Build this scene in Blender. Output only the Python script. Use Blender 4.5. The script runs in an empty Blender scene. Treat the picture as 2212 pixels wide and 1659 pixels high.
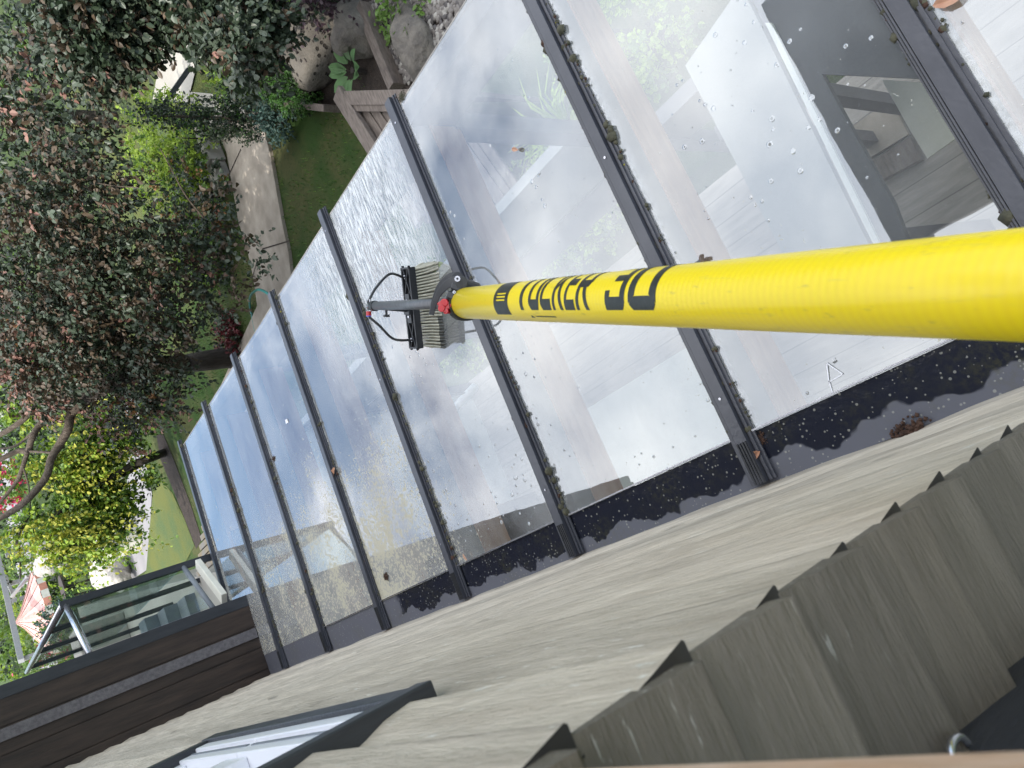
import bpy, bmesh, math, random
from mathutils import Vector, Matrix, noise
random.seed(7)
sc = bpy.context.scene
C = sc.collection
PI = math.pi

# ------------------------------------------------------------------ camera
CAMZ = 4.1
RX = Vector((-0.39033336, -0.89780694, 0.20391804))   # world axes written in camera space (x right, y down, z forward)
RY = Vector((-0.54175192, 0.40306283, 0.73759421))
RZ = Vector((-0.74440898, 0.17743464, -0.6437175))
FOC = 1618.72
cam_d = bpy.data.cameras.new('camera'); cam = bpy.data.objects.new('camera', cam_d); C.objects.link(cam)
sc.camera = cam
cam_d.sensor_width = 36; cam_d.lens = FOC / 2212 * 36
cam_d.clip_start = 0.02; cam_d.clip_end = 600
cam.matrix_world = Matrix(((RX[0], -RX[1], -RX[2], 0), (RY[0], -RY[1], -RY[2], 0), (RZ[0], -RZ[1], -RZ[2], CAMZ), (0, 0, 0, 1)))
cam_d.dof.use_dof = True; cam_d.dof.focus_distance = 2.6; cam_d.dof.aperture_fstop = 14

def ray(x, y):
    c = Vector((x - 1106, y - 829.5, FOC))
    return Vector((RX.dot(c), RY.dot(c), RZ.dot(c)))
def at(x, y, depth):                      # a place at a real distance along the view
    return ray(x, y) * (depth / FOC) + Vector((0, 0, CAMZ))
def onz(x, y, z=0.0):                     # where a sight line meets a level surface
    r = ray(x, y); return r * ((z - CAMZ) / r.z) + Vector((0, 0, CAMZ))

# ------------------------------------------------------------------ world and sun
SUN_EL, SUN_AZ = math.radians(51), math.radians(258)      # azimuth measured clockwise from +Y; sun stands behind the house
w = bpy.data.worlds.new('World'); sc.world = w; w.use_nodes = True
nt = w.node_tree; nt.nodes.clear()
N = nt.nodes.new; LK = nt.links.new
out = N('ShaderNodeOutputWorld'); bg = N('ShaderNodeBackground'); bg.inputs[1].default_value = 0.13
sky = N('ShaderNodeTexSky'); sky.sky_type = 'NISHITA'; sky.sun_disc = False
sky.sun_elevation = SUN_EL; sky.sun_rotation = SUN_AZ; sky.air_density = 1.2; sky.dust_density = 1.5
tc = N('ShaderNodeTexCoord'); sep = N('ShaderNodeSeparateXYZ'); LK(tc.outputs['Generated'], sep.inputs[0])
def wm(op, a, b=None, c=None):
    m = N('ShaderNodeMath'); m.operation = op
    for i, v in enumerate((a, b, c)):
        if v is None: continue
        if isinstance(v, (int, float)): m.inputs[i].default_value = v
        else: LK(v, m.inputs[i])
    return m.outputs[0]
zc = wm('ADD', wm('MAXIMUM', sep.outputs[2], 0.0), 0.25)
comb = N('ShaderNodeCombineXYZ'); LK(wm('DIVIDE', sep.outputs[0], zc), comb.inputs[0]); LK(wm('DIVIDE', sep.outputs[1], zc), comb.inputs[1])
n1 = N('ShaderNodeTexNoise'); n1.inputs['Scale'].default_value = 2.0; n1.inputs['Detail'].default_value = 7; n1.inputs['Roughness'].default_value = 0.55
n1.inputs['Distortion'].default_value = 0.35
LK(comb.outputs[0], n1.inputs['Vector'])
cov = wm('ADD', n1.outputs[0], wm('MULTIPLY', wm('SUBTRACT', sep.outputs[2], 0.46), 0.95))
rmp = N('ShaderNodeMapRange'); rmp.inputs[1].default_value = 0.42; rmp.inputs[2].default_value = 0.62; LK(cov, rmp.inputs[0]); rmp.interpolation_type = 'SMOOTHSTEP'
n2 = N('ShaderNodeTexNoise'); n2.inputs['Scale'].default_value = 4.2; n2.inputs['Detail'].default_value = 5; LK(comb.outputs[0], n2.inputs['Vector'])
cr = N('ShaderNodeValToRGB'); cr.color_ramp.elements[0].position = 0.36; cr.color_ramp.elements[0].color = (0.56, 0.60, 0.67, 1)
cr.color_ramp.elements[1].position = 0.64; cr.color_ramp.elements[1].color = (1, 1, 1, 1); LK(n2.outputs[0], cr.inputs[0])
cm = N('ShaderNodeVectorMath'); cm.operation = 'SCALE'; LK(cr.outputs[0], cm.inputs[0]); cm.inputs['Scale'].default_value = 17.0
mx = N('ShaderNodeMixRGB'); LK(rmp.outputs[0], mx.inputs[0]); tint = N('ShaderNodeMixRGB'); tint.blend_type = 'MULTIPLY'; tint.inputs[0].default_value = 1; LK(sky.outputs[0], tint.inputs[1]); tint.inputs[2].default_value = (1.35, 1.42, 1.5, 1); LK(tint.outputs[0], mx.inputs[1]); LK(cm.outputs[0], mx.inputs[2])
LK(mx.outputs[0], bg.inputs[0]); LK(bg.outputs[0], out.inputs[0])
sd = bpy.data.lights.new('sun', 'SUN'); so = bpy.data.objects.new('sun', sd); C.objects.link(so)
sd.energy = 3.0; sd.angle = math.radians(0.8); sd.color = (1, 0.95, 0.87)
sdir = Vector((math.sin(SUN_AZ) * math.cos(SUN_EL), math.cos(SUN_AZ) * math.cos(SUN_EL), math.sin(SUN_EL)))
so.rotation_euler = sdir.to_track_quat('Z', 'Y').to_euler(); so.location = sdir * 30
sc.view_settings.view_transform = 'Standard'; sc.view_settings.look = 'None'
sc.view_settings.exposure = 0.55; sc.view_settings.gamma = 1
sc.render.engine = 'CYCLES'
sc.cycles.transparent_max_bounces = 24; sc.cycles.max_bounces = 8

# ------------------------------------------------------------------ materials
class NT:
    def __init__(s, name):
        s.m = bpy.data.materials.new(name); s.m.use_nodes = True; s.t = s.m.node_tree; s.t.nodes.clear()
        s.out = s.n('ShaderNodeOutputMaterial')
    def n(s, k, **kw):
        o = s.t.nodes.new(k)
        for a, b in kw.items(): setattr(o, a, b)
        return o
    def l(s, a, b): s.t.links.new(a, b)
    def put(s, i, v):
        if isinstance(v, bpy.types.NodeSocket): s.l(v, i)
        else: i.default_value = v
    def math(s, op, *a):
        m = s.n('ShaderNodeMath', operation=op)
        for i, v in enumerate(a): s.put(m.inputs[i], v)
        return m.outputs[0]
    def coord(s, scale=(1, 1, 1), kind='Object', rot=(0, 0, 0)):
        c = s.n('ShaderNodeTexCoord'); mp = s.n('ShaderNodeMapping'); mp.inputs['Scale'].default_value = scale; mp.inputs['Rotation'].default_value = rot
        s.l(c.outputs[kind], mp.inputs[0]); return mp.outputs[0]
    def noise(s, vec, scale, detail=4, rough=0.55, dist=0):
        o = s.n('ShaderNodeTexNoise'); s.l(vec, o.inputs['Vector']); o.inputs['Scale'].default_value = scale
        o.inputs['Detail'].default_value = detail; o.inputs['Roughness'].default_value = rough; o.inputs['Distortion'].default_value = dist
        return o.outputs[0]
    def vor(s, vec, scale, feature='F1'):
        o = s.n('ShaderNodeTexVoronoi', feature=feature); s.l(vec, o.inputs['Vector']); o.inputs['Scale'].default_value = scale; return o
    def mr(s, v, a, b, c=0, d=1, smooth=False):
        o = s.n('ShaderNodeMapRange'); s.put(o.inputs[0], v)
        if smooth: o.interpolation_type = 'SMOOTHSTEP'
        for i, k in zip((1, 2, 3, 4), (a, b, c, d)): o.inputs[i].default_value = k
        return o.outputs[0]
    def mix(s, f, a, b):
        o = s.n('ShaderNodeMixRGB'); s.put(o.inputs[0], f)
        for i, v in ((1, a), (2, b)):
            if isinstance(v, tuple): o.inputs[i].default_value = (*v, 1)[:4]
            else: s.l(v, o.inputs[i])
        return o.outputs[0]
    def bump(s, h, strength=0.3, dist=0.01, normal=None):
        o = s.n('ShaderNodeBump'); s.put(o.inputs['Strength'], strength); o.inputs['Distance'].default_value = dist; s.l(h, o.inputs['Height'])
        if normal is not None: s.l(normal, o.inputs['Normal'])
        return o.outputs[0]
    def bsdf(s, col, rough=0.6, normal=None, metal=0.0, spec=0.5, **kw):
        b = s.n('ShaderNodeBsdfPrincipled')
        if isinstance(col, tuple): b.inputs['Base Color'].default_value = (*col, 1)[:4]
        else: s.l(col, b.inputs['Base Color'])
        s.put(b.inputs['Roughness'], rough); s.put(b.inputs['Metallic'], metal); b.inputs['Specular IOR Level'].default_value = spec
        if normal is not None: s.l(normal, b.inputs['Normal'])
        for k, v in kw.items(): s.put(b.inputs[k], v)
        s.l(b.outputs[0], s.out.inputs[0]); return b

def plain(name, c1, c2=None, rough=0.6, scale=8, bump=0.2, bscale=40, stretch=(1, 1, 1), metal=0.0, spec=0.5, dist=0.004):
    t = NT(name); v = t.coord(stretch)
    if c2 is None: c2 = tuple(k * 0.75 for k in c1)
    f = t.mr(t.noise(v, scale, 5), 0.35, 0.65)
    t.bsdf(t.mix(f, c1, c2), rough, t.bump(t.noise(v, bscale, 4), bump, dist), metal, spec)
    return t.m

def siding_mat(name, c1, c2, grain, zb, flake=(0.72, 0.7, 0.64)):
    t = NT(name); st = grain
    v = t.coord(st); v1 = t.coord()
    big = t.mr(t.noise(v, 5, 4), 0.35, 0.68)
    fine = t.noise(v, 38, 5, 0.65)
    col = t.mix(big, c1, c2)
    col = t.mix(t.mr(fine, 0.55, 0.75, 0, 0.22), col, tuple(k * 0.62 for k in c1))
    st2 = t.noise(v, 9, 3, 0.5, 0.6)
    col = t.mix(t.mr(st2, 0.52, 0.70, 0, 0.36), col, tuple(min(1, k * 1.35) for k in c1))
    # every board has weathered to its own tone
    sz = t.n('ShaderNodeSeparateXYZ'); t.l(v1, sz.inputs[0]); wn_ = t.n('ShaderNodeTexWhiteNoise', noise_dimensions='1D'); t.l(t.math('FLOOR', t.math('DIVIDE', t.math('SUBTRACT', sz.outputs[2], zb), 0.0983)), wn_.inputs['W'])
    hs_ = t.n('ShaderNodeHueSaturation'); t.l(col, hs_.inputs['Color']); t.l(t.mr(wn_.outputs[0], 0, 1, 0.80, 1.12), hs_.inputs['Value']); col = hs_.outputs[0]
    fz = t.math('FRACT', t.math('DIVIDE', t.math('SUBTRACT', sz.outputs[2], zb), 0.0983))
    col = t.mix(t.mr(t.math('ADD', fz, t.math('MULTIPLY', t.math('SUBTRACT', fine, 0.5), 0.10)), 0.0, 0.05, 0.6, 0), col, tuple(k * 0.4 for k in c2))  # contact shade painted dark along the lap edge of each board
    # worn patches where pale wood shows
    fl = t.math('MULTIPLY', t.mr(t.noise(v, 17, 6, 0.7), 0.61, 0.66), t.mr(t.noise(v1, 3.0, 2), 0.47, 0.58))
    col = t.mix(t.math('MULTIPLY', fl, 0.8), col, flake)
    # knots
    kv = t.vor(t.coord(tuple(a ** 0.62 for a in st)), 2.6)
    ring = t.mr(t.math('ADD', kv.outputs['Distance'], t.math('MULTIPLY', t.math('SUBTRACT', fine, 0.5), 0.08)), 0.03, 0.10, 1, 0)
    crack = t.mr(kv.outputs['Distance'], 0.012, 0.03, 1, 0)
    col = t.mix(t.math('MULTIPLY', ring, 0.5), col, tuple(k * 0.45 for k in c1)); col = t.mix(crack, col, (0.03, 0.025, 0.02))
    h = t.math('ADD', t.math('MULTIPLY', fine, 0.8), t.math('MULTIPLY', ring, -1.2))
    h = t.math('ADD', h, t.math('MULTIPLY', t.noise(v1, 170, 3), 0.35))
    h = t.math('ADD', h, t.math('MULTIPLY', big, 0.6))
    t.bsdf(col, 0.62, t.bump(h, 0.8, 0.004))
    return t.m

M = {}
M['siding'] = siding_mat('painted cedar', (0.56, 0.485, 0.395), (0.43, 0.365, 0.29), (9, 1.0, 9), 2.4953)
M['siding_shade'] = siding_mat('painted cedar with shade in colour', (0.165, 0.141, 0.112), (0.135, 0.115, 0.09), (1.0, 9, 9), 2.411, (0.42, 0.4, 0.36))  # same paint darkened to put the end wall's shade into its colour
M['endgrain_shade'] = plain('end grain with shade in colour', (0.05, 0.043, 0.04), (0.03, 0.026, 0.026), 0.8)  # board ends coloured dark to carry the shade on them
M['black'] = plain('black painted trim', (0.022, 0.025, 0.033), (0.04, 0.043, 0.052), 0.45, 6, 0.3, 60, (3, 3, 0.6))
M['darkwood'] = plain('dark stained boards', (0.022, 0.014, 0.011), (0.05, 0.032, 0.024), 0.55, 7, 0.4, 30, (4, 4, 0.5))
M['white'] = plain('white vinyl', (0.8, 0.8, 0.84), (0.76, 0.76, 0.8), 0.3, 3, 0.02, 5)
M['raw'] = plain('weathered raw wood', (0.40, 0.20, 0.09), (0.66, 0.50, 0.40), 0.7, 7, 0.4, 60, (6, 1, 6))
M['steelmesh'] = plain('dark vent mesh', (0.10, 0.09, 0.10), (0.16, 0.15, 0.16), 0.5, 60, 0.4, 300)
M['rafter'] = plain('oiled rafter wood', (0.62, 0.34, 0.2), (0.5, 0.24, 0.13), 0.5, 6, 0.2, 50, (1, 8, 8))
M['alu_dark'] = plain('dark anodised bar', (0.040, 0.042, 0.054), (0.062, 0.064, 0.078), 0.34, 6, 0.25, 80, (1, 1, 1), 0.0, 0.6)
M['silver'] = plain('brushed steel', (0.62, 0.62, 0.66), (0.5, 0.5, 0.54), 0.25, 5, 0.05, 100, (1, 1, 1), 0.9)
M['cream'] = plain('cream painted panel', (0.72, 0.70, 0.62), (0.60, 0.58, 0.5), 0.6)
M['palepanel'] = plain('pale grey board', (0.60, 0.62, 0.58), (0.50, 0.52, 0.49), 0.6, 3)
M['bark'] = plain('grey brown bark', (0.085, 0.062, 0.048), (0.16, 0.13, 0.10), 0.9, 12, 1.0, 34, (3, 3, 0.6), dist=0.02)
M['darkbark'] = plain('dark bark', (0.03, 0.024, 0.02), (0.055, 0.045, 0.038), 0.9, 10, 0.8, 30, (3, 3, 0.6), dist=0.02)
M['greywood'] = plain('weathered grey timber', (0.17, 0.14, 0.12), (0.10, 0.08, 0.068), 0.8, 9, 0.5, 40, (1.5, 6, 6))
M['palewood'] = plain('bleached grey timber', (0.42, 0.42, 0.43), (0.3, 0.3, 0.31), 0.8, 9, 0.5, 40, (5, 5, 5))
M['concrete'] = plain('path concrete', (0.37, 0.325, 0.27), (0.25, 0.215, 0.175), 0.85, 4.5, 0.5, 60)
M['concrete_l'] = plain('pale concrete', (0.42, 0.395, 0.35), (0.33, 0.31, 0.275), 0.85, 1.2, 0.4, 40)
M['asphalt'] = plain('grey drive surface', (0.28, 0.27, 0.28), (0.22, 0.215, 0.225), 0.9, 1.0, 0.5, 40)
M['stone'] = plain('lichened stone', (0.19, 0.17, 0.145), (0.10, 0.09, 0.082), 0.85, 7, 1.0, 16, dist=0.03)
M['palestone'] = plain('pale garden stone', (0.50, 0.47, 0.43), (0.3, 0.28, 0.26), 0.85, 5, 0.9, 18, dist=0.03)
M['soil'] = plain('dark soil', (0.03, 0.022, 0.018), (0.055, 0.04, 0.032), 0.95, 12, 1.0, 60, dist=0.02)
M['plastic'] = plain('black plastic', (0.018, 0.019, 0.022), (0.03, 0.031, 0.035), 0.38, 20, 0.1, 120)
M['plastic2'] = plain('dark grey moulded plastic', (0.035, 0.036, 0.042), (0.055, 0.056, 0.062), 0.4, 20, 0.1, 120)
M['carbon'] = plain('scuffed carbon tube', (0.075, 0.078, 0.086), (0.14, 0.14, 0.15), 0.35, 30, 0.2, 90, (1, 8, 1))
M['red'] = plain('red anodised knob', (0.55, 0.012, 0.02), (0.45, 0.01, 0.018), 0.25, 5, 0.02, 20, spec=0.7)
M['blue'] = plain('blue ring', (0.08, 0.12, 0.55), None, 0.3)
M['bristle'] = plain('wet flagged bristle', (0.56, 0.53, 0.43), (0.40, 0.38, 0.30), 0.6, 60, 0.3, 200)
M['bristle_wet'] = plain('dark wet bristle tip', (0.085, 0.085, 0.075), (0.13, 0.125, 0.11), 0.35, 60, 0.3, 200)
M['ink'] = plain('black pole print', (0.012, 0.012, 0.012), (0.03, 0.03, 0.026), 0.4, 120, 0.1, 80)
M['navy'] = plain('teal hose rubber', (0.05, 0.26, 0.24), None, 0.4)
M['moss'] = plain('grey green moss', (0.045, 0.045, 0.03), (0.09, 0.085, 0.055), 0.95, 40, 1, 120)
M['mossy'] = plain('yellow green moss', (0.30, 0.26, 0.03), (0.18, 0.17, 0.03), 0.95, 40, 1, 120)
M['mossb'] = plain('brown moss', (0.035, 0.018, 0.012), (0.07, 0.035, 0.022), 0.95, 40, 1, 120)
M['deadleaf'] = plain('fallen brown leaf', (0.36, 0.17, 0.10), (0.5, 0.3, 0.2), 0.6, 20)
M['blueslate'] = plain('slate grey laminate', (0.06, 0.065, 0.078), (0.075, 0.08, 0.095), 0.5, 2)
M['greypanel'] = plain('grey board', (0.30, 0.31, 0.30), (0.24, 0.25, 0.245), 0.6, 3)
M['greyblue'] = plain('grey blue step', (0.20, 0.22, 0.25), None, 0.6)

# yellow pole with faint winding rings
t = NT('yellow composite pole'); v = t.coord(); sp = t.n('ShaderNodeSeparateXYZ'); t.l(v, sp.inputs[0])
rings = t.math('SINE', t.math('MULTIPLY', sp.outputs[2], 2 * PI / 0.0095))
nz = t.noise(v, 9, 4); nz2 = t.noise(t.coord((1, 1, 0.3)), 90, 4)
col = t.mix(t.mr(rings, -1, 1, 0, 0.22), (0.88, 0.68, 0.012), (0.80, 0.55, 0.03))
col = t.mix(t.mr(nz, 0.5, 0.75, 0, 0.35), col, (0.80, 0.60, 0.02))
col = t.mix(t.mr(nz2, 0.64, 0.74, 0, 0.55), col, (0.45, 0.36, 0.08))
sc_ = t.noise(t.coord((3, 3, 0.25)), 34, 5, 0.75); col = t.mix(t.mr(sc_, 0.60, 0.72, 0, 0.45), col, (0.62, 0.50, 0.10))
t.bsdf(col, 0.3, t.bump(t.math('ADD', t.math('MULTIPLY', rings, 0.4), nz), 0.12, 0.001), 0, 0.5); M['yellow'] = t.m

# roof glass: clear float glass, wet and dirty
def glass_mat(name, refl, film, dirt):
    t = NT(name); v = t.coord(kind='Object'); sp = t.n('ShaderNodeSeparateXYZ'); t.l(v, sp.inputs[0]); X, Y = sp.outputs[0], sp.outputs[1]
    vo = t.vor(v, 46); d = vo.outputs['Distance']
    cs = t.n('ShaderNodeSeparateColor'); t.l(vo.outputs['Color'], cs.inputs[0])
    region = t.mr(t.noise(v, 2.6, 5, 0.6), 0.46, 0.62, 0.0, 1)
    rad = t.math('MULTIPLY', t.mr(cs.outputs[0], 0.5, 1.0, 0, 0.40), region)
    drop = t.mr(t.math('SUBTRACT', rad, d), 0.0, 0.12, 0, 1)
    vo2 = t.vor(v, 17); cs2 = t.n('ShaderNodeSeparateColor'); t.l(vo2.outputs['Color'], cs2.inputs[0])
    rad2 = t.mr(cs2.outputs[1], 0.88, 1.0, 0, 0.17)
    drop2 = t.mr(t.math('SUBTRACT', rad2, vo2.outputs['Distance']), 0.0, 0.12, 0, 1)
    drops = t.math('MAXIMUM', drop, drop2)
    # water pushed by the brush: streaks close to the eave
    wy = t.math('MULTIPLY', t.mr(X, 0.85, 1.25, 0, 1, True), t.math('MULTIPLY', t.mr(Y, 1.75, 2.0, 0, 1, True), t.mr(Y, 2.42, 2.9, 1, 0, True)))
    streak = t.noise(t.coord((2.2, 16, 1), rot=(0, 0, 0.5)), 7, 5, 0.6, 0.9)
    h = t.math('ADD', t.math('MULTIPLY', drops, 0.5), t.math('MULTIPLY', t.math('MULTIPLY', streak, wy), 3.0))
    h = t.math('ADD', h, t.math('MULTIPLY', t.noise(v, 3.0, 3), 0.25))
    nb = t.bump(h, 0.5, 0.004)
    gl = t.n('ShaderNodeBsdfGlossy'); gl.inputs['Roughness'].default_value = 0.015; gl.inputs['Color'].default_value = (0.93, 0.96, 1, 1); t.l(nb, gl.inputs['Normal'])
    tr = t.n('ShaderNodeBsdfTransparent'); tr.inputs[0].default_value = (0.93, 0.96, 0.95, 1)
    fr = t.n('ShaderNodeFresnel'); fr.inputs['IOR'].default_value = 1.52; t.l(nb, fr.inputs['Normal'])
    f = t.math('ADD', t.math('MULTIPLY', fr.outputs[0], 1.6), refl); f = t.math('MINIMUM', f, 0.93)
    m1 = t.n('ShaderNodeMixShader'); t.l(f, m1.inputs[0]); t.l(tr.outputs[0], m1.inputs[1]); t.l(gl.outputs[0], m1.inputs[2])
    di = t.n('ShaderNodeBsdfDiffuse')
    # beige algae near the wall on the unwashed far panes
    zone = t.math('MULTIPLY', t.mr(X, 0.25, 1.15, 1, 0, True), t.math('MULTIPLY', t.mr(Y, 1.9, 2.8, 0.12, 1.15, True), t.mr(Y, 3.7, 4.5, 1, 0.7, True)))
    sp1 = t.noise(t.coord((1, 1, 1)), 75, 3, 0.7); sp2 = t.mr(t.noise(v, 4, 6, 0.7), 0.22, 0.70)
    thr = t.math('SUBTRACT', 0.72, t.math('MULTIPLY', t.math('MULTIPLY', zone, sp2), 0.34))
    alg = t.math('MULTIPLY', t.mr(t.math('SUBTRACT', sp1, thr), -0.01, 0.05, 0, 1), dirt)
    alg = t.math('MAXIMUM', alg, t.math('MULTIPLY', t.math('MULTIPLY', zone, t.mr(sp2, 0, 1, 0.35, 1)), 0.5 * dirt))
    filmf = t.mr(t.noise(t.coord((1, 1.6, 1)), 2.3, 5, 0.6, 0.5), 0.3, 0.72, film * 0.15, film)
    filmf = t.math('ADD', filmf, t.math('MULTIPLY', wy, t.mr(streak, 0.42, 0.62, 0, 0.6)))
    filmf = t.math('MULTIPLY', filmf, t.math('MULTIPLY', t.mr(Y, 3.4, 4.4, 1, 0.8), t.mr(Y, 0.9, 1.2, 0.5, 1)))
    core = t.math('MAXIMUM', t.mr(t.math('SUBTRACT', t.math('MULTIPLY', rad, 0.55), d), 0.0, 0.06), t.mr(t.math('SUBTRACT', t.math('MULTIPLY', rad2, 0.5), vo2.outputs['Distance']), 0.0, 0.05))
    gc = t.n('ShaderNodeSeparateXYZ'); t.l(t.coord(kind='Generated'), gc.inputs[0]); ge = gc.outputs[1]
    rim = t.math('MAXIMUM', t.mr(ge, 0.90, 0.985, 0, 1, True), t.mr(ge, 0.0, 0.035, 1, 0, True))
    grit = t.math('MULTIPLY', rim, t.mr(t.noise(v, 60, 4, 0.7), 0.42, 0.66))
    ring = t.math('MULTIPLY', drops, 0.45)
    edge = t.math('MULTIPLY', core, t.mr(cs.outputs[1], 0.1, 0.8, 0.3, 0.9))
    fac = t.math('MAXIMUM', t.math('MAXIMUM', t.math('MAXIMUM', filmf, alg), edge), t.math('MAXIMUM', ring, t.math('MULTIPLY', rim, 0.42)))
    dc = t.mix(alg, (0.82, 0.84, 0.86), (0.44, 0.41, 0.31)); dc = t.mix(t.math('MULTIPLY', grit, 0.8), dc, (0.13, 0.125, 0.09)); dc = t.mix(edge, dc, (0.10, 0.095, 0.08))
    t.l(dc, di.inputs[0])
    m2 = t.n('ShaderNodeMixShader'); t.l(fac, m2.inputs[0]); t.l(m1.outputs[0], m2.inputs[1]); t.l(di.outputs[0], m2.inputs[2])
    t.l(m2.outputs[0], t.out.inputs[0]); return t.m
M['glass'] = glass_mat('wet roof glass', 0.155, 0.26, 0.95)
t = NT('clear guard glass'); gl = t.n('ShaderNodeBsdfGlossy'); gl.inputs['Roughness'].default_value = 0.02
tr = t.n('ShaderNodeBsdfTransparent'); tr.inputs[0].default_value = (0.86, 0.92, 0.90, 1); m1 = t.n('ShaderNodeMixShader'); fr = t.n('ShaderNodeLayerWeight')
t.l(t.math('ADD', t.math('MULTIPLY', t.math('POWER', fr.outputs['Facing'], 4.0), 0.5), 0.05), m1.inputs[0]); t.l(tr.outputs[0], m1.inputs[1]); t.l(gl.outputs[0], m1.inputs[2]); t.l(m1.outputs[0], t.out.inputs[0]); M['guardglass'] = t.m

# flashing: wet near-black metal, dry grey-blue film by the wall, spatter and algae
t = NT('wet flashing metal'); v = t.coord(); sp = t.n('ShaderNodeSeparateXYZ'); t.l(v, sp.inputs[0])
edge = t.math('ADD', sp.outputs[0], t.math('MULTIPLY', t.math('SUBTRACT', t.noise(v, 8, 3, 0.5), 0.5), 0.15))
dry = t.math('MAXIMUM', t.mr(edge, -0.052, -0.046, 1, 0), t.mr(t.math('ADD', sp.outputs[1], t.math('MULTIPLY', t.noise(v, 6, 4), 0.3)), 3.05, 3.1))
col = t.mix(dry, (0.014, 0.016, 0.026), (0.10, 0.103, 0.125))
col = t.mix(t.math('MULTIPLY', t.mr(t.noise(v, 5, 4), 0.46, 0.70), t.mr(t.noise(v, 70, 4, 0.7), 0.42, 0.66, 0, 0.42)), col, (0.09, 0.085, 0.03))
spk = t.vor(v, 120); cs = t.n('ShaderNodeSeparateColor'); t.l(spk.outputs['Color'], cs.inputs[0])
sm = t.mr(t.math('SUBTRACT', t.mr(cs.outputs[0], 0.62, 1, 0, 0.4), spk.outputs['Distance']), 0, 0.06)
col = t.mix(t.math('MULTIPLY', sm, 0.5), col, (0.34, 0.34, 0.30))
t.bsdf(col, t.mr(dry, 0, 1, 0.12, 0.45), t.bump(t.math('ADD', sm, t.noise(v, 30, 4)), 0.35, 0.002), 0, 0.4); M['flashing'] = t.m

# lawn
def lawn_mat(name, a, b, c):
    t = NT(name); v = t.coord()
    col = t.mix(t.mr(t.noise(v, 1.4, 5), 0.4, 0.62), a, b)
    col = t.mix(t.mr(t.noise(v, 30, 4, 0.7), 0.5, 0.68, 0, 0.7), col, c)
    t.bsdf(col, 0.85, t.bump(t.noise(v, 90, 4, 0.8), 1.0, 0.03), 0, 0.2); return t.m
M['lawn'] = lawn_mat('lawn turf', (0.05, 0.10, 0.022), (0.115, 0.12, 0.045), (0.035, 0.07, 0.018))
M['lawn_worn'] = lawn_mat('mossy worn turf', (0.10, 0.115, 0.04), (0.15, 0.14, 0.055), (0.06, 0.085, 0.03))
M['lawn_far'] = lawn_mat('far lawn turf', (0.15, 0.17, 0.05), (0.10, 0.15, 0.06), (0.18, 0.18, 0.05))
M['land'] = lawn_mat('wider ground', (0.05, 0.085, 0.025), (0.07, 0.10, 0.03), (0.045, 0.06, 0.022))

def leafm(name, c, rough=0.42, trans=0.25):
    t = NT(name); o = t.n('ShaderNodeObjectInfo'); v = t.coord()
    f = t.noise(v, 6, 2)
    col = t.mix(t.mr(f, 0.3, 0.7), tuple(k * 0.7 for k in c), tuple(min(1, k * 1.3) for k in c))
    b = t.bsdf(col, rough, None, 0, 0.5)
    tl = t.n('ShaderNodeBsdfTranslucent'); t.l(col, tl.inputs[0]); m = t.n('ShaderNodeMixShader'); m.inputs[0].default_value = trans
    t.l(b.outputs[0], m.inputs[1]); t.l(tl.outputs[0], m.inputs[2]); t.l(m.outputs[0], t.out.inputs[0]); return t.m
L = dict(gg=leafm('grey green leaf', (0.068, 0.090, 0.060), 0.42, 0.15), dg=leafm('dark green leaf', (0.036, 0.056, 0.03), 0.45, 0.15), br=leafm('bronze leaf', (0.098, 0.070, 0.044), 0.45, 0.15),
         pk=leafm('pink copper leaf', (0.28, 0.15, 0.115), 0.5, 0.15), og=leafm('orange leaf', (0.30, 0.15, 0.06), 0.45), lm=leafm('lime leaf', (0.30, 0.42, 0.05), 0.5, 0.4),
         mg=leafm('mid green leaf', (0.14, 0.24, 0.05), 0.45, 0.35), yl=leafm('yellow blossom', (0.42, 0.42, 0.06), 0.6, 0.3), wt=leafm('pale blossom', (0.6, 0.62, 0.52), 0.6),
         pu=leafm('purple leaf', (0.05, 0.026, 0.038), 0.5), bx=leafm('box leaf', (0.05, 0.13, 0.02), 0.5, 0.3), mag=leafm('pink blossom', (0.7, 0.06, 0.16), 0.6), ho=leafm('hosta leaf', (0.10, 0.20, 0.07), 0.5),
         rd=leafm('dark red leaf', (0.16, 0.03, 0.035), 0.5), bl=leafm('blue green needle', (0.05, 0.10, 0.085), 0.5))

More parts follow.
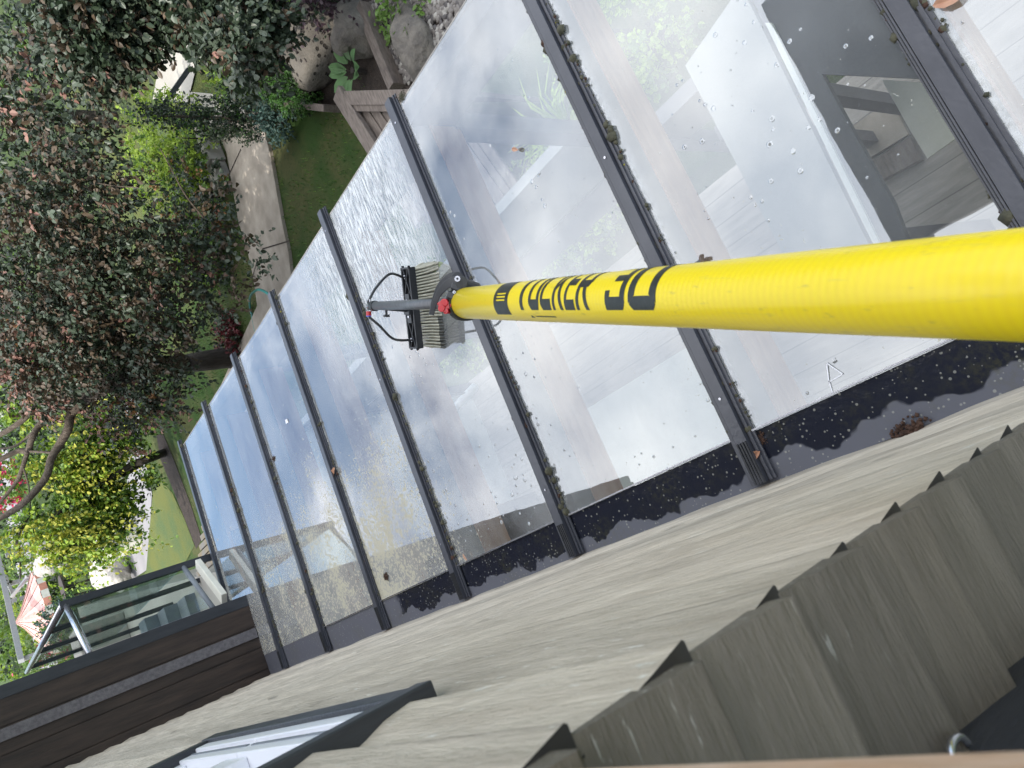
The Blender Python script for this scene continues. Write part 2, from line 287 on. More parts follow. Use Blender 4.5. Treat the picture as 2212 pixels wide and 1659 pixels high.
# ------------------------------------------------------------------ helpers
def tag(o, label=None, cat=None, group=None, kind=None):
    for k, v_ in (('label', label), ('category', cat), ('group', group), ('kind', kind)):
        if v_: o[k] = v_
    return o
def empty(name, loc=(0, 0, 0), label=None, cat=None, group=None):
    o = bpy.data.objects.new(name, None); C.objects.link(o); o.location = loc; o.empty_display_size = 0.2
    return tag(o, label, cat, group)
def copy_tree(o, parent=None):
    c = o.copy(); C.objects.link(c)
    if parent: c.parent = parent
    for ch in o.children: copy_tree(ch, c)
    return c
def wloc(o):
    l = Vector(o.location)
    while o.parent: o = o.parent; l = l + o.location
    return l
class MB:
    def __init__(s): s.v = []; s.f = []; s.mi = []; s.cur = 0
    def add(s, vs, fs):
        b = len(s.v); s.v += [tuple(q) for q in vs]; s.f += [tuple(i + b for i in q) for q in fs]; s.mi += [s.cur] * len(fs)
    def box(s, a, b):
        x0, y0, z0 = a; x1, y1, z1 = b
        s.add([(x0, y0, z0), (x1, y0, z0), (x1, y1, z0), (x0, y1, z0), (x0, y0, z1), (x1, y0, z1), (x1, y1, z1), (x0, y1, z1)],
              [(0, 3, 2, 1), (4, 5, 6, 7), (0, 1, 5, 4), (1, 2, 6, 5), (2, 3, 7, 6), (3, 0, 4, 7)])
    def obox(s, p, ax, ay, az):           # box from a centre and three half-axis vectors
        p = Vector(p); q = []
        for k in (-1, 1):
            for (i, j) in ((-1, -1), (1, -1), (1, 1), (-1, 1)): q.append(p + ax * i + ay * j + az * k)
        s.add(q, [(0, 3, 2, 1), (4, 5, 6, 7), (0, 1, 5, 4), (1, 2, 6, 5), (2, 3, 7, 6), (3, 0, 4, 7)])
    def beam(s, p, q, w_, h_, up=Vector((0, 0, 1))):
        p, q = Vector(p), Vector(q); d = (q - p); n = d.normalized(); side = n.cross(up).normalized(); u = side.cross(n)
        s.obox((p + q) / 2, d / 2, side * w_ / 2, u * h_ / 2)
    def tube(s, pts, rads, n=10, caps=True):
        pts = [Vector(p) for p in pts]
        if isinstance(rads, (int, float)): rads = [rads] * len(pts)
        b = len(s.v); prev = None
        for i, p in enumerate(pts):
            d = (pts[min(i + 1, len(pts) - 1)] - pts[max(i - 1, 0)]).normalized()
            if prev is None: a = d.orthogonal().normalized()
            else: a = (prev - d * prev.dot(d)).normalized()
            prev = a; c = d.cross(a)
            for k in range(n):
                an = 2 * PI * k / n; s.v.append(tuple(p + (a * math.cos(an) + c * math.sin(an)) * rads[i]))
        for i in range(len(pts) - 1):
            for k in range(n):
                s.f.append((b + i * n + k, b + i * n + (k + 1) % n, b + (i + 1) * n + (k + 1) % n, b + (i + 1) * n + k)); s.mi.append(s.cur)
        if caps:
            s.f.append(tuple(b + k for k in range(n))[::-1]); s.mi.append(s.cur)
            s.f.append(tuple(b + (len(pts) - 1) * n + k for k in range(n))); s.mi.append(s.cur)
    def poly(s, pts, z):                  # flat sheet
        s.add([(p[0], p[1], z) for p in pts], [tuple(range(len(pts)))])
    def build(s, name, mats, parent=None, smooth=False, bevel=0, origin=None):
        me = bpy.data.meshes.new(name)
        o0 = Vector(origin) if origin else Vector((0, 0, 0))
        me.from_pydata([tuple(Vector(q) - o0) for q in s.v], [], s.f)
        if not isinstance(mats, (list, tuple)): mats = [mats]
        for m in mats: me.materials.append(m)
        me.polygons.foreach_set('material_index', s.mi)
        if smooth: me.polygons.foreach_set('use_smooth', [True] * len(s.f))
        me.update(); me.validate()
        o = bpy.data.objects.new(name, me); C.objects.link(o); o.location = o0
        if parent:
            o.parent = parent; o.location = o0 - wloc(parent)
        if bevel:
            bv = o.modifiers.new('bevel', 'BEVEL'); bv.width = bevel; bv.segments = 2; bv.limit_method = 'ANGLE'
        return o
def rv(): 
    while True:
        q = Vector((random.uniform(-1, 1), random.uniform(-1, 1), random.uniform(-1, 1)))
        if 0.05 < q.length < 1: return q
def leaf(mb, p, d, up, ln, wd):
    d = d.normalized(); s = d.cross(up)
    if s.length < 1e-3: s = d.orthogonal()
    s.normalize(); u = s.cross(d)
    f = u * wd * 0.25
    f = u * wd * 0.16; k0 = p + d * ln * 0.12; k1 = p + d * ln * 0.42; k2 = p + d * ln * 0.76 - u * ln * 0.04; tp = p + d * ln - u * ln * 0.12
    mb.add([p, k0 + s * wd * 0.26 + f * .6, k1 + s * wd * 0.5 + f, k2 + s * wd * 0.36 + f * .6, tp, k2 - s * wd * 0.36 + f * .6, k1 - s * wd * 0.5 + f, k0 - s * wd * 0.26 + f * .6], [(0, 1, 2, 3, 4), (0, 4, 5, 6, 7)])
def foliage(mb, blobs, ntw, per, size, weights, twig=0.22, droop=0.35, flat=1.0):
    """blobs: (centre, (rx,ry,rz)); leaves grow along short twigs; weights: material index -> weight"""
    tot = sum(b[1][0] * b[1][1] * b[1][2] for b in blobs); ks = list(weights.keys()); ws = list(weights.values())
    for c, r in [(Vector(b[0]), b[1]) for b in blobs]:
        n = max(3, int(ntw * (r[0] * r[1] * r[2]) / tot)) if len(blobs) > 1 else ntw
        for i in range(n):
            q = rv()
            if q.length < 0.55 and random.random() < 0.5: q = q.normalized() * random.uniform(0.6, 1)
            p = c + Vector((q.x * r[0], q.y * r[1], q.z * r[2]))
            g = noise.noise(p * 1.3)
            d = (q.normalized() + rv() * 0.8 + Vector((0, 0, -droop))).normalized()
            base = random.choices(ks, ws)[0]
            L_ = twig * random.uniform(0.6, 1.5)
            for k in range(per):
                tt = k / per
                pp = p + d * L_ * tt + Vector((0, 0, -droop * L_ * tt * tt)) + rv() * size * 0.5
                mb.cur = base if random.random() < 0.92 else random.choices(ks, ws)[0]
                ld = (d * 0.5 + rv()).normalized(); ld.z *= flat
                sz = size * random.uniform(0.65, 1.25)
                leaf(mb, pp, ld, Vector((0, 0, 1)) + rv() * 0.7, sz, sz * random.uniform(0.62, 0.82))

def smooth_path(pts, n=6):
    pts = [Vector(p) for p in pts]; o = []
    for i in range(len(pts) - 1):
        p0 = pts[max(i - 1, 0)]; p1 = pts[i]; p2 = pts[i + 1]; p3 = pts[min(i + 2, len(pts) - 1)]
        for k in range(n):
            t_ = k / n
            o.append(0.5 * ((2 * p1) + (p2 - p0) * t_ + (2 * p0 - 5 * p1 + 4 * p2 - p3) * t_ ** 2 + (3 * p1 - p0 - 3 * p2 + p3) * t_ ** 3))
    o.append(pts[-1]); return o
def lerp(a, b, t_): return a + (b - a) * t_
def bevelled(o, w_=0.003):
    bv = o.modifiers.new('bevel', 'BEVEL'); bv.width = w_; bv.segments = 2; bv.limit_method = 'ANGLE'; return o

# ------------------------------------------------------------------ ground, lawns, paths
g = MB(); g.poly([(-250, -120), (250, -120), (250, 420), (-250, 420)], -0.02); tag(g.build('ground', M['land']), kind='structure')
def sheet(name, pix, z, mat, extra=None):
    b = MB(); pts = [onz(x, y, z) for x, y in pix] if extra is None else extra
    b.poly([(p[0], p[1]) for p in pts], z); 
    return tag(b.build(name, mat), kind='structure')
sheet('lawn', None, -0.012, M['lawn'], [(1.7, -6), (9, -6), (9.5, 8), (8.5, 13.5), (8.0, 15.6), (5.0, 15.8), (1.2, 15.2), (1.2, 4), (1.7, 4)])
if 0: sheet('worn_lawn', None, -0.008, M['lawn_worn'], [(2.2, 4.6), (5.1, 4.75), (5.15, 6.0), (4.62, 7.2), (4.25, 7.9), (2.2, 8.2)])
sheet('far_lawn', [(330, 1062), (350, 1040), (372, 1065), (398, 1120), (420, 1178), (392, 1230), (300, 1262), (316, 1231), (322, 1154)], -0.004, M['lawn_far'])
sheet('border_bed', [(338, 940), (352, 936), (378, 1000), (410, 1085), (436, 1165), (424, 1186), (398, 1118), (366, 1040), (346, 990)], -0.002, M['soil'])
sheet('side_lawn', [(200, 1260), (196, 1190), (250, 1180), (262, 1250)], -0.003, M['lawn_far'])
sheet('back_lawn', [(236, 980), (262, 975), (270, 1060), (240, 1075)], -0.003, M['lawn_far'])
sheet('driveway', [(268, 850), (296, 850), (306, 960), (328, 1066), (323, 1154), (316, 1232), (270, 1262), (262, 1190), (232, 1120), (276, 1075)], -0.006, M['asphalt'])
road = sheet('road', None, -0.006, M['asphalt'], [(2, 40), (26, 33), (28, 39), (2, 48)])
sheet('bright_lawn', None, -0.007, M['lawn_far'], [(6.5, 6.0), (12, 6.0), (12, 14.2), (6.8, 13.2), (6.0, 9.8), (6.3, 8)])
path_l = [onz(*q) for q in [(560, 660), (552, 600), (540, 545), (520, 480), (494, 330), (482, 300), (508, 262), (545, 235)]]
path_r = [onz(*q) for q in [(640, 640), (634, 600), (628, 545), (614, 480), (588, 330), (580, 300), (572, 262), (560, 235)]]
pb = MB()
for i in range(len(path_l) - 1):
    pb.add([(*path_l[i][:2], 0.03), (*path_l[i + 1][:2], 0.03), (*path_r[i + 1][:2], 0.03), (*path_r[i][:2], 0.03),
            (*path_l[i][:2], -0.05), (*path_l[i + 1][:2], -0.05), (*path_r[i + 1][:2], -0.05), (*path_r[i][:2], -0.05)], [(0, 1, 2, 3), (0, 4, 5, 1), (3, 2, 6, 7)])
a0, b0 = path_l[0], path_r[0]
pb.add([(*a0[:2], 0.03), (*b0[:2], 0.03), (3.2, 11.0, 0.03), (4.0, 11.6, 0.03)], [(0, 1, 2, 3)])
tag(pb.build('path', M['concrete']), kind='structure')
# joints scored across the path
jb = MB()
for (x0, y0), (x1, y1) in (((566, 538), (626, 520)), ((488, 392), (520, 322)), ((545, 600), (556, 560)) ):
    p, q = onz(x0, y0, 0.034), onz(x1, y1, 0.034); s_ = (q - p).cross(Vector((0, 0, 1))).normalized() * 0.008
    jb.add([p - s_, p + s_, q + s_, q - s_], [(0, 1, 2, 3)])
tag(jb.build('path_joints', M['soil']), kind='structure')
sheet('upper_path', [(330, 215), (350, 100), (425, 95), (420, 160), (405, 222)], 0.02, M['concrete_l'])
sheet('planting_bed', [(575, 205), (735, 235), (905, 190), (1010, 40), (1060, -60), (560, -120), (540, 120)], -0.003, M['soil'])
# raised bed kerbs and low concrete walls
kb = MB()
for (a, b_, wd, h1) in (((430, 218), (548, 232), 0.22, 0.12), ((455, 272), (486, 352), 0.16, 0.22), ((455, 272), (500, 262), 0.14, 0.18)):
    p, q = onz(*a), onz(*b_); kb.beam((*p[:2], h1 / 2), (*q[:2], h1 / 2), wd, h1)
k_ = kb.build('garden_kerb', M['concrete_l'], bevel=0.01); tag(k_, 'pale concrete kerb wall edging the raised bed by the path', 'kerb')
cb = MB(); p = onz(488, 375); cb.box((p.x - 0.12, p.y - 0.12, 0), (p.x + 0.16, p.y + 0.14, 0.14)); cb.box((p.x - 0.15, p.y - 0.15, 0.14), (p.x + 0.19, p.y + 0.17, 0.18))
tag(cb.build('stone_block', M['concrete_l'], bevel=0.01), 'squared pale stone block at the end of the raised bed kerb', 'stone block')
# gravel strip of single pebbles
sheet('gravel_bed', [(792, 10), (872, 190), (905, 195), (1060, -60), (800, -60)], 0.001, M['soil'])
gv = MB()
pa = [onz(800, 10), onz(878, 185), onz(925, 150), onz(1040, -40), onz(830, -50)]
def inpoly(x, y, P_):
    c = False; j = len(P_) - 1
    for i in range(len(P_)):
        if (P_[i][1] > y) != (P_[j][1] > y) and x < (P_[j][0] - P_[i][0]) * (y - P_[i][1]) / (P_[j][1] - P_[i][1]) + P_[i][0]: c = not c
        j = i
    return c
xs = [p.x for p in pa]; ys = [p.y for p in pa]; cnt = 0
while cnt < 2600:
    x, y = random.uniform(min(xs), max(xs)), random.uniform(min(ys), max(ys)); cnt += 1
    if not inpoly(x, y, pa): continue
    r = random.uniform(0.014, 0.034); gv.cur = random.choice((0, 0, 1, 2)); a = random.uniform(0, PI)
    ca, sa = math.cos(a), math.sin(a); vs = []
    for zz, rr in ((-0.3, 0.7), (0.2, 1.0), (0.62, 0.62)):
        for k in range(6):
            an = k * PI / 3; u, v_ = math.cos(an) * rr * r * 1.25, math.sin(an) * rr * r * 0.85
            vs.append((x + u * ca - v_ * sa, y + u * sa + v_ * ca, 0.012 + zz * r))
    fs = [(i * 6 + k, i * 6 + (k + 1) % 6, (i + 1) * 6 + (k + 1) % 6, (i + 1) * 6 + k) for i in range(2) for k in range(6)] + [tuple(range(12, 18))]
    gv.add(vs, fs)
tag(gv.build('gravel', [plain('grey pebble', (0.20, 0.18, 0.165), None, 0.7), plain('pale pebble', (0.34, 0.32, 0.29), None, 0.7), plain('dark pebble', (0.09, 0.08, 0.078), None, 0.7)], smooth=True), kind='stuff', label='rounded grey gravel strip beside the timber edging', cat='gravel')

def rock(name, c, r, label, mat, seed, group=None, cat='boulder', amp=0.28):
    bm = bmesh.new(); bmesh.ops.create_icosphere(bm, subdivisions=4, radius=1)
    for v_ in bm.verts:
        n_ = v_.co.copy(); d = 1 + amp * noise.noise(n_ * 1.1 + Vector((seed, 0, 0))) + 0.08 * noise.noise(n_ * 4 + Vector((seed, 3, 0)))
        q = n_ * d; v_.co = Vector((q.x * r[0], q.y * r[1], q.z * r[2]))
    for f_ in bm.faces: f_.smooth = True
    me = bpy.data.meshes.new(name); bm.to_mesh(me); bm.free(); me.materials.append(mat)
    o = bpy.data.objects.new(name, me); C.objects.link(o); o.location = c; return tag(o, label, cat, group)
pit = NT('pitted boulder'); v = pit.coord(); vo = pit.vor(v, 15); ho = pit.mr(pit.math('ADD', vo.outputs['Distance'], pit.math('MULTIPLY', pit.noise(v, 3, 2), 0.35)), 0.36, 0.47, 1, 0)
col = pit.mix(pit.mr(pit.noise(v, 3, 4), 0.4, 0.6), (0.15, 0.135, 0.115), (0.085, 0.076, 0.066)); col = pit.mix(ho, col, (0.03, 0.025, 0.02))
pit.bsdf(col, 0.9, pit.bump(pit.math('SUBTRACT', pit.noise(v, 14, 4), ho), 1.0, 0.03))
p = onz(700, 82); rock('boulder', (p.x - 0.05, p.y, 0.12), (0.42, 0.46, 0.36), 'largest garden boulder, pale with many dark pits, under purple leaves', pit.m, 3, 'boulders in the planting bed')
p = onz(785, 72); rock('boulder', (p.x, p.y, 0.06), (0.26, 0.24, 0.26), 'smooth rounded boulder between the pitted boulder and timber edging', M['stone'], 9, 'boulders in the planting bed')
p = onz(905, 95); rock('boulder', (p.x, p.y, 0.04), (0.34, 0.22, 0.16), 'flat brown boulder lying on the gravel strip by the roof edge', M['stone'], 15, 'boulders in the planting bed')

# timber edging, low boarded fence
eb = MB(); p, q = onz(800, 15), onz(872, 190); eb.beam((*p[:2], 0.07), (*q[:2], 0.07), 0.11, 0.14)
tag(eb.build('timber_edging', M['greywood'], bevel=0.006), 'weathered timber edging between dark bed and gravel strip', 'timber edging')
eb = MB(); p, q = onz(610, 222), onz(735, 236); eb.beam((*p[:2], 0.09), (*q[:2], 0.09), 0.07, 0.2)
tag(eb.build('timber_edging', M['greywood'], bevel=0.006), 'weathered timber edging between the lawn and two clipped shrubs', 'timber edging')
fz = 1.0
c0 = onz(730, 200, fz); c1 = onz(885, 196, fz); c2 = onz(905, 430, fz)
c2 = c0 + (onz(870, 420, fz) - c0) * 1.25; c1 = c0 + (c1 - c0) * 1.3
fe = empty('timber_box', (c0.x, c0.y, 0), 'weathered grey timber box with plank top and broad corner boards by the roof', 'box')
fb = MB(); fb.beam(c0, c2, 0.13, 0.045); fb.build('cap_board', M['greywood'], fe, bevel=0.005)
d1 = (c1 - c0); d2 = (c2 - c0)
fb = MB(); fb.beam(c0 + d2.normalized() * 0.066 + d1.normalized() * 0.07, c1 + d2.normalized() * 0.066, 0.10, 0.04); fb.build('cap_board', M['greywood'], fe, bevel=0.005)
fb = MB(); fb.beam(c0 + d2.normalized() * 0.17 + d1.normalized() * 0.07 - Vector((0, 0, .012)), c1 + d2.normalized() * 0.17 - Vector((0, 0, .012)), 0.06, 0.035); fb.build('inner_batten', M['greywood'], fe, bevel=0.005)
u_ = d1.normalized(); o_ = 0.075; k = 0
while o_ < d1.length:
    w_ = random.choice((0.045, 0.10, 0.085, 0.04)); fb = MB(); q = c0 + u_ * (o_ + w_ / 2) + d2.normalized() * 0.2 - Vector((0, 0, 0.05 + 0.012 * (k % 2)))
    fb.beam(q, q + d2 * 0.82 + Vector((0, 0, random.uniform(-.01, .01))), w_, 0.022); fb.build('plank', M['greywood'], fe, bevel=0.003); o_ += w_ + random.uniform(0.006, 0.016); k += 1
fb = MB(); fb.beam(c0 + Vector((0, 0, -0.5)), c2 + Vector((0, 0, -0.5)), 0.03, 0.9); fb.build('side_board', M['greywood'], fe)
fb = MB(); q = (c1 + Vector((0, 0, -0.5))); fb.beam(c0 + Vector((0, 0, -0.5)) + u_ * 0.03, q, 0.03, 0.9); fb.build('side_board', M['greywood'], fe)

# ------------------------------------------------------------------ sunroom with glass roof
ZG = lambda x: 2.6 - math.tan(0.0261) * x
X0, X1 = 0.036, 1.535
MY = [-1.72, -1.04, -0.36, 0.34, 1.04, 1.75, 2.42, 3.105, 3.79, 4.47, 5.155]
WX = -0.089
sr = empty('sunroom', (0.75, 2.0, 0), 'lean-to sunroom with a wet glass roof between black glazing bars', 'sunroom')
gdesc = {4: 'clean glass pane under the yellow pole', 5: 'glass pane reflecting pale cloud between bars'}
for i in range(len(MY) - 1):
    y0, y1 = MY[i] + 0.012, MY[i + 1] - 0.012
    b = MB(); nx, ny = 10, 6
    x_1 = X1
    for sgn in (0,):
        vs = []; fs = []
        for a in range(nx + 1):
            for c in range(ny + 1):
                x = lerp(X0, x_1, a / nx); y = lerp(y0, y1, c / ny); vs.append((x, y, ZG(x)))
        for a in range(nx):
            for c in range(ny): k = a * (ny + 1) + c; fs.append((k, k + ny + 1, k + ny + 2, k + 1))
        b.add(vs, fs)
    b.build('glass_pane', M['glass'], sr, smooth=True)
    # green-white ground edge of the pane at the eave
    b = MB(); b.box((X1, y0, ZG(X1) - 0.012), (X1 + 0.004, y1, ZG(X1) + 0.001)); b.build('pane_edge', M['palestone'], sr)
def lump(mb, c, r, n=6):
    base = rv() * 50
    vs = []; 
    for i, (zz, rr) in enumerate(((0, 1), (0.5, 0.85), (0.85, 0.45))):
        for k in range(n):
            an = 2 * PI * k / n; f = rr * r * (1 + 0.5 * noise.noise(base + Vector((math.cos(an), math.sin(an), zz)) * 1.5))
            vs.append((c[0] + math.cos(an) * f, c[1] + math.sin(an) * f, c[2] + zz * r * 0.8))
    vs.append((c[0], c[1], c[2] + r * 0.8))
    fs = [(i * n + k, i * n + (k + 1) % n, (i + 1) * n + (k + 1) % n, (i + 1) * n + k) for i in range(2) for k in range(n)] + [(2 * n + k, 2 * n + (k + 1) % n, 3 * n) for k in range(n)]
    mb.add(vs, fs)
for i, y in enumerate(MY):
    b = MB()
    xa, xb = WX + 0.012, X1 + 0.045
    for (dy0, dy1, h0, h1) in ((-0.034, 0.034, 0.002, 0.006), (-0.014, 0.017, 0.006, 0.021), (0.019, 0.023, 0.006, 0.019), (0.025, 0.029, 0.006, 0.015), (0.031, 0.034, 0.006, 0.011), (-0.026, -0.018, 0.006, 0.011)):
        n_ = 8
        for k in range(n_):
            u0, u1 = lerp(xa, xb, k / n_), lerp(xa, xb, (k + 1) / n_)
            vs = []
            for (hh) in (h0, h1):
                vs += [(u0, y + dy0, ZG(u0) + hh), (u1, y + dy0, ZG(u1) + hh), (u1, y + dy1, ZG(u1) + hh), (u0, y + dy1, ZG(u0) + hh)]
            fs = [(4, 5, 6, 7), (0, 1, 5, 4), (2, 3, 7, 6)]
            if k == 0: fs.append((3, 0, 4, 7))
            if k == n_ - 1: fs.append((1, 2, 6, 5))
            b.add(vs, fs)
    bar = b.build('glazing_bar', M['alu_dark'], sr)
    for k in range(3):
        b = MB(); u = lerp(X0 + 0.1, X1 - 0.05, k / 2); b.tube([(u, y + 0.0015, ZG(u) + 0.0205), (u, y + 0.0015, ZG(u) + 0.0235)], 0.0035, 8); b.build('screw', M['silver'], bar)
    # ribbed run-off over the flashing, as on the photographed far bars
    b = MB()
    for k in range(4): b.box((WX + 0.013, y - 0.0125 + k * 0.0078, 2.6212), (X0 - 0.012, y - 0.0085 + k * 0.0078, 2.6245))
    b.build('ribbed_end', M['plastic'], bar)
    # grime and moss caught along the lower ledge
    b = MB()
    nn = 460 if y > 0 else 80
    for k in range(nn):
        x = random.uniform(X0, X1 + 0.03)
        dens = noise.noise(Vector((x * 4, y * 3, 0)))
        if dens < 0.02 and random.random() < 0.86: continue
        dy = random.choice((-0.030, -0.033, -0.037, -0.016, -0.022, 0.021, 0.027, 0.036)) + random.gauss(0, 0.002)
        h = 0.006 if dy < -0.012 else 0.002 if dy > 0.034 else 0.010
        b.cur = random.choices((0, 1, 2), (12, 0.25, 2))[0]
        lump(b, (x, y + dy, ZG(x) + h - 0.001), min(0.012, random.lognormvariate(-5.75, 0.5)) * (1.5 if dens > 0.25 else 1), 5)
    b.build('moss_crumbs', [M['moss'], M['mossy'], M['mossb']], bar, smooth=True)['kind'] = 'stuff'
    # rafter below: dark steel web, then wood
    b = MB(); b.box((X0 - 0.1, y - 0.03, 2.34), (X1 - 0.08, y + 0.03, 2.47)); b.build('rafter', M['rafter'], sr)
    b = MB(); b.box((X0 - 0.1, y - 0.024, 2.47), (X1 - 0.08, y + 0.024, 2.553)); b.build('rafter_web', M['greyblue'], sr)
b = MB(); b.box((WX + 0.001, MY[0], 2.585), (X0 + 0.002, MY[-1] + 0.03, 2.5975)); b.build('flashing', M['flashing'], sr)
b = MB(); b.box((X0 + 0.002, MY[0], 2.603), (X0 + 0.006, MY[-2] - 0.7, 2.6065)); b.build('sealant_bead', M['silver'], sr)
b = MB(); b.box((X1 - 0.08, MY[0], 2.36), (X1 - 0.01, MY[-1] + 0.03, 2.55)); b.build('eave_beam', M['alu_dark'], sr)
b = MB(); b.box((WX + 0.001, MY[0], 0), (X1 - 0.01, MY[-1], 0.1))
t = NT('pale deck planks'); v = t.coord(); sp = t.n('ShaderNodeSeparateXYZ'); t.l(v, sp.inputs[0])
gap = t.mr(t.math('FRACT', t.math('MULTIPLY', sp.outputs[0], 7.0)), 0.0, 0.05, 1, 0)
t.bsdf(t.mix(gap, t.mix(t.mr(t.noise(t.coord((8, 1, 1)), 5, 4), .3, .7), (0.36, 0.33, 0.30), (0.24, 0.22, 0.20)), (0.06, 0.05, 0.05)), 0.5)
b.build('floor', t.m, sr)
b = MB(); b.box((X1 - 0.07, 1.79, 1.25), (X1 - 0.02, MY[-1], 1.72)); b.build('front_panel', M['greypanel'], sr)
b = MB(); b.box((X1 - 0.08, 0.3, 0.95), (X1 - 0.01, MY[-1], 1.249)); b.build('front_rail', M['alu_dark'], sr)
for y in (-1.7, 0.36, 1.75, 3.8, 5.13):
    b = MB(); b.box((X1 - 0.09, y - 0.04, 0.1), (X1 - 0.02, y + 0.04, 2.36)); b.build('front_post', M['alu_dark'], sr)
b = MB(); b.box((WX - 0.02, MY[0], 0.1), (WX + 0.0, MY[-1], 2.58)); b.build('rear_wall', M['cream'], sr)
b = MB(); b.box((WX + 0.001, MY[-1] - 0.01, 0.1), (X1 - 0.1, MY[-1] + 0.02, 2.3)); b.build('end_wall', M['palepanel'], sr)

# furniture seen through the roof
tb = empty('work_bench', (0.45, 3.1, 0.1), 'pale bench seen dimly through the glass roof near its middle', 'bench')
b = MB(); b.box((0.02, 2.3, 0.8), (0.62, 3.9, 0.84)); b.build('bench_top', M['palepanel'], tb, bevel=0.004)
for (x, y) in ((0.06, 2.36), (0.58, 2.36), (0.06, 3.84), (0.58, 3.84)):
    b = MB(); b.box((x - 0.025, y - 0.025, 0.1), (x + 0.025, y + 0.025, 0.8)); b.build('leg', M['alu_dark'], tb)
b = MB(); b.tube([(0.78, 2.72, 1.95), (0.70, 3.42, 1.95)], 0.022, 10); o = b.build('tube_light_fitting', M['white'], smooth=True)
b2 = MB(); b2.tube([(0.78, 2.78, 1.97), (0.78, 2.78, 2.36)], 0.004, 6); b2.build('hanger', M['alu_dark'], o)
b2 = MB(); b2.tube([(0.71, 3.36, 1.97), (0.71, 3.36, 2.36)], 0.004, 6); b2.build('hanger', M['alu_dark'], o)
tag(o, 'slim white tube light seen through the glass right of the brush', 'light fitting')
ct_ = empty('counter', (0.9, 1.4, 0.1), 'pale and dark counter seen through the near pane above the pole', 'counter')
def flat(name, pix, z, mat, parent, th=0.03):
    b = MB(); P_ = [onz(x, y, z) for x, y in pix]; n_ = len(P_)
    b.add([(p.x, p.y, z) for p in P_] + [(p.x, p.y, z - th) for p in P_], [tuple(range(n_)), tuple(range(n_, 2 * n_))[::-1]] + [(k, (k + 1) % n_, n_ + (k + 1) % n_, n_ + k) for k in range(n_)])
    return b.build(name, mat, parent)
flat('worktop', [(1480, 142), (1600, -30), (1640, 49), (1880, 535), (1690, 545)], 1.5, M['greypanel'], ct_)
flat('edge_strip', [(1652, 49), (1666, 49), (1902, 530), (1890, 535)], 1.5, M['palepanel'], ct_)
flat('cabinet_top', [(1604, -30), (1652, 45), (1890, 533), (1960, 520), (1930, 440), (1822, 248), (1775, 160), (2040, 172), (1960, -40)], 1.485, M['blueslate'], ct_)
for (x, y) in ((1.16, 1.30), (1.16, 1.06), (0.5, 1.25), (0.5, 1.08)):
    b = MB(); b.box((x - 0.03, y - 0.03, 0.1), (x + 0.03, y + 0.03, 1.45)); b.build('leg', M['alu_dark'], ct_)
fl = flat('paving_slab', [(1838, 275), (1925, 215), (1962, 290), (1872, 345)], 0.14, M['concrete'], None); tag(fl, 'beige paving slab seen clearly through the near pane', 'paving slab')
fl = flat('wooden_step', [(1875, 352), (1965, 296), (1988, 345), (1898, 392)], 0.17, M['greywood'], None, 0.06); tag(fl, 'pale timber step beside the beige slab under the near pane', 'step')
fl = flat('white_sheet', [(1905, 172), (2040, 182), (2085, 285), (2003, 342), (1965, 280)], 1.2, M['cream'], None, 0.01); tag(fl, 'bright off white board lying under the near pane by the silver lit bar', 'board')
# plants inside / just outside the front glazing
def bush(name, blobs, ntw, per, size, wts, mats, label, cat, group=None, twig=0.1, droop=0.1, stem=None, stemr=0.02, parent_stem=True):
    c = Vector(blobs[0][0]); root = empty(name, (c.x, c.y, max(0, 0)), label, cat, group)
    b = MB(); foliage(b, blobs, ntw, per, size, wts, twig, droop); b.build('foliage', mats, root)
    b = MB()
    for k in range(5):
        q = c + Vector((random.uniform(-.6, .6) * blobs[0][1][0], random.uniform(-.6, .6) * blobs[0][1][1], 0))
        b.tube([(c.x, c.y, 0), lerp(Vector((c.x, c.y, 0)), q, 0.5) + Vector((0, 0, -0.02)), q], [stemr, stemr * .7, stemr * .3], 6)
    b.build('stem', M['darkbark'], root, smooth=True)
    return root
GR = [L['mg'], L['dg'], L['lm']]
for (x, y, z, r, lab) in ((1.98, 3.05, 0.42, 0.42, 'round green bush seen through glass above the yellow pole'), (1.92, 4.5, 0.42, 0.4, 'round green bush seen through glass just right of the brush'), (2.5, 2.0, 0.5, 0.4, 'green bush seen dimly through the nearest glass pane')):
    bush('garden_bush', [((x, y, z), (r, r * 1.2, r * 0.8))], 260, 10, 0.035, {0: 3, 1: 0.4, 2: 4}, GR, lab, 'bush', 'bushes beside the sunroom')
root = empty('spiky_plant', (2.35, 2.75, 0), 'spiky grassy green plant seen through the second pane', 'plant')
b = MB()
for k in range(90):
    a = random.uniform(0, 2 * PI); l_ = random.uniform(0.25, 0.45); d = Vector((math.cos(a), math.sin(a), 0)); n_ = Vector((-d.y, d.x, 0)) * 0.008
    p0 = Vector((2.35, 2.75, 0.35)); el = random.uniform(0.3, 1.2)
    p1 = p0 + d * l_ * 0.5 + Vector((0, 0, el * l_ * .6)); p2 = p0 + d * l_ + Vector((0, 0, el * l_ * 0.5))
    b.add([p0 - n_, p0 + n_, p1 + n_, p1 - n_, p2], [(0, 1, 2, 3), (3, 2, 4)])
b.build('leaves', [L['lm']], root); b = MB(); b.tube([(2.35, 2.75, 0), (2.35, 2.75, 0.37)], 0.03, 8); b.build('stem', M['darkbark'], root)

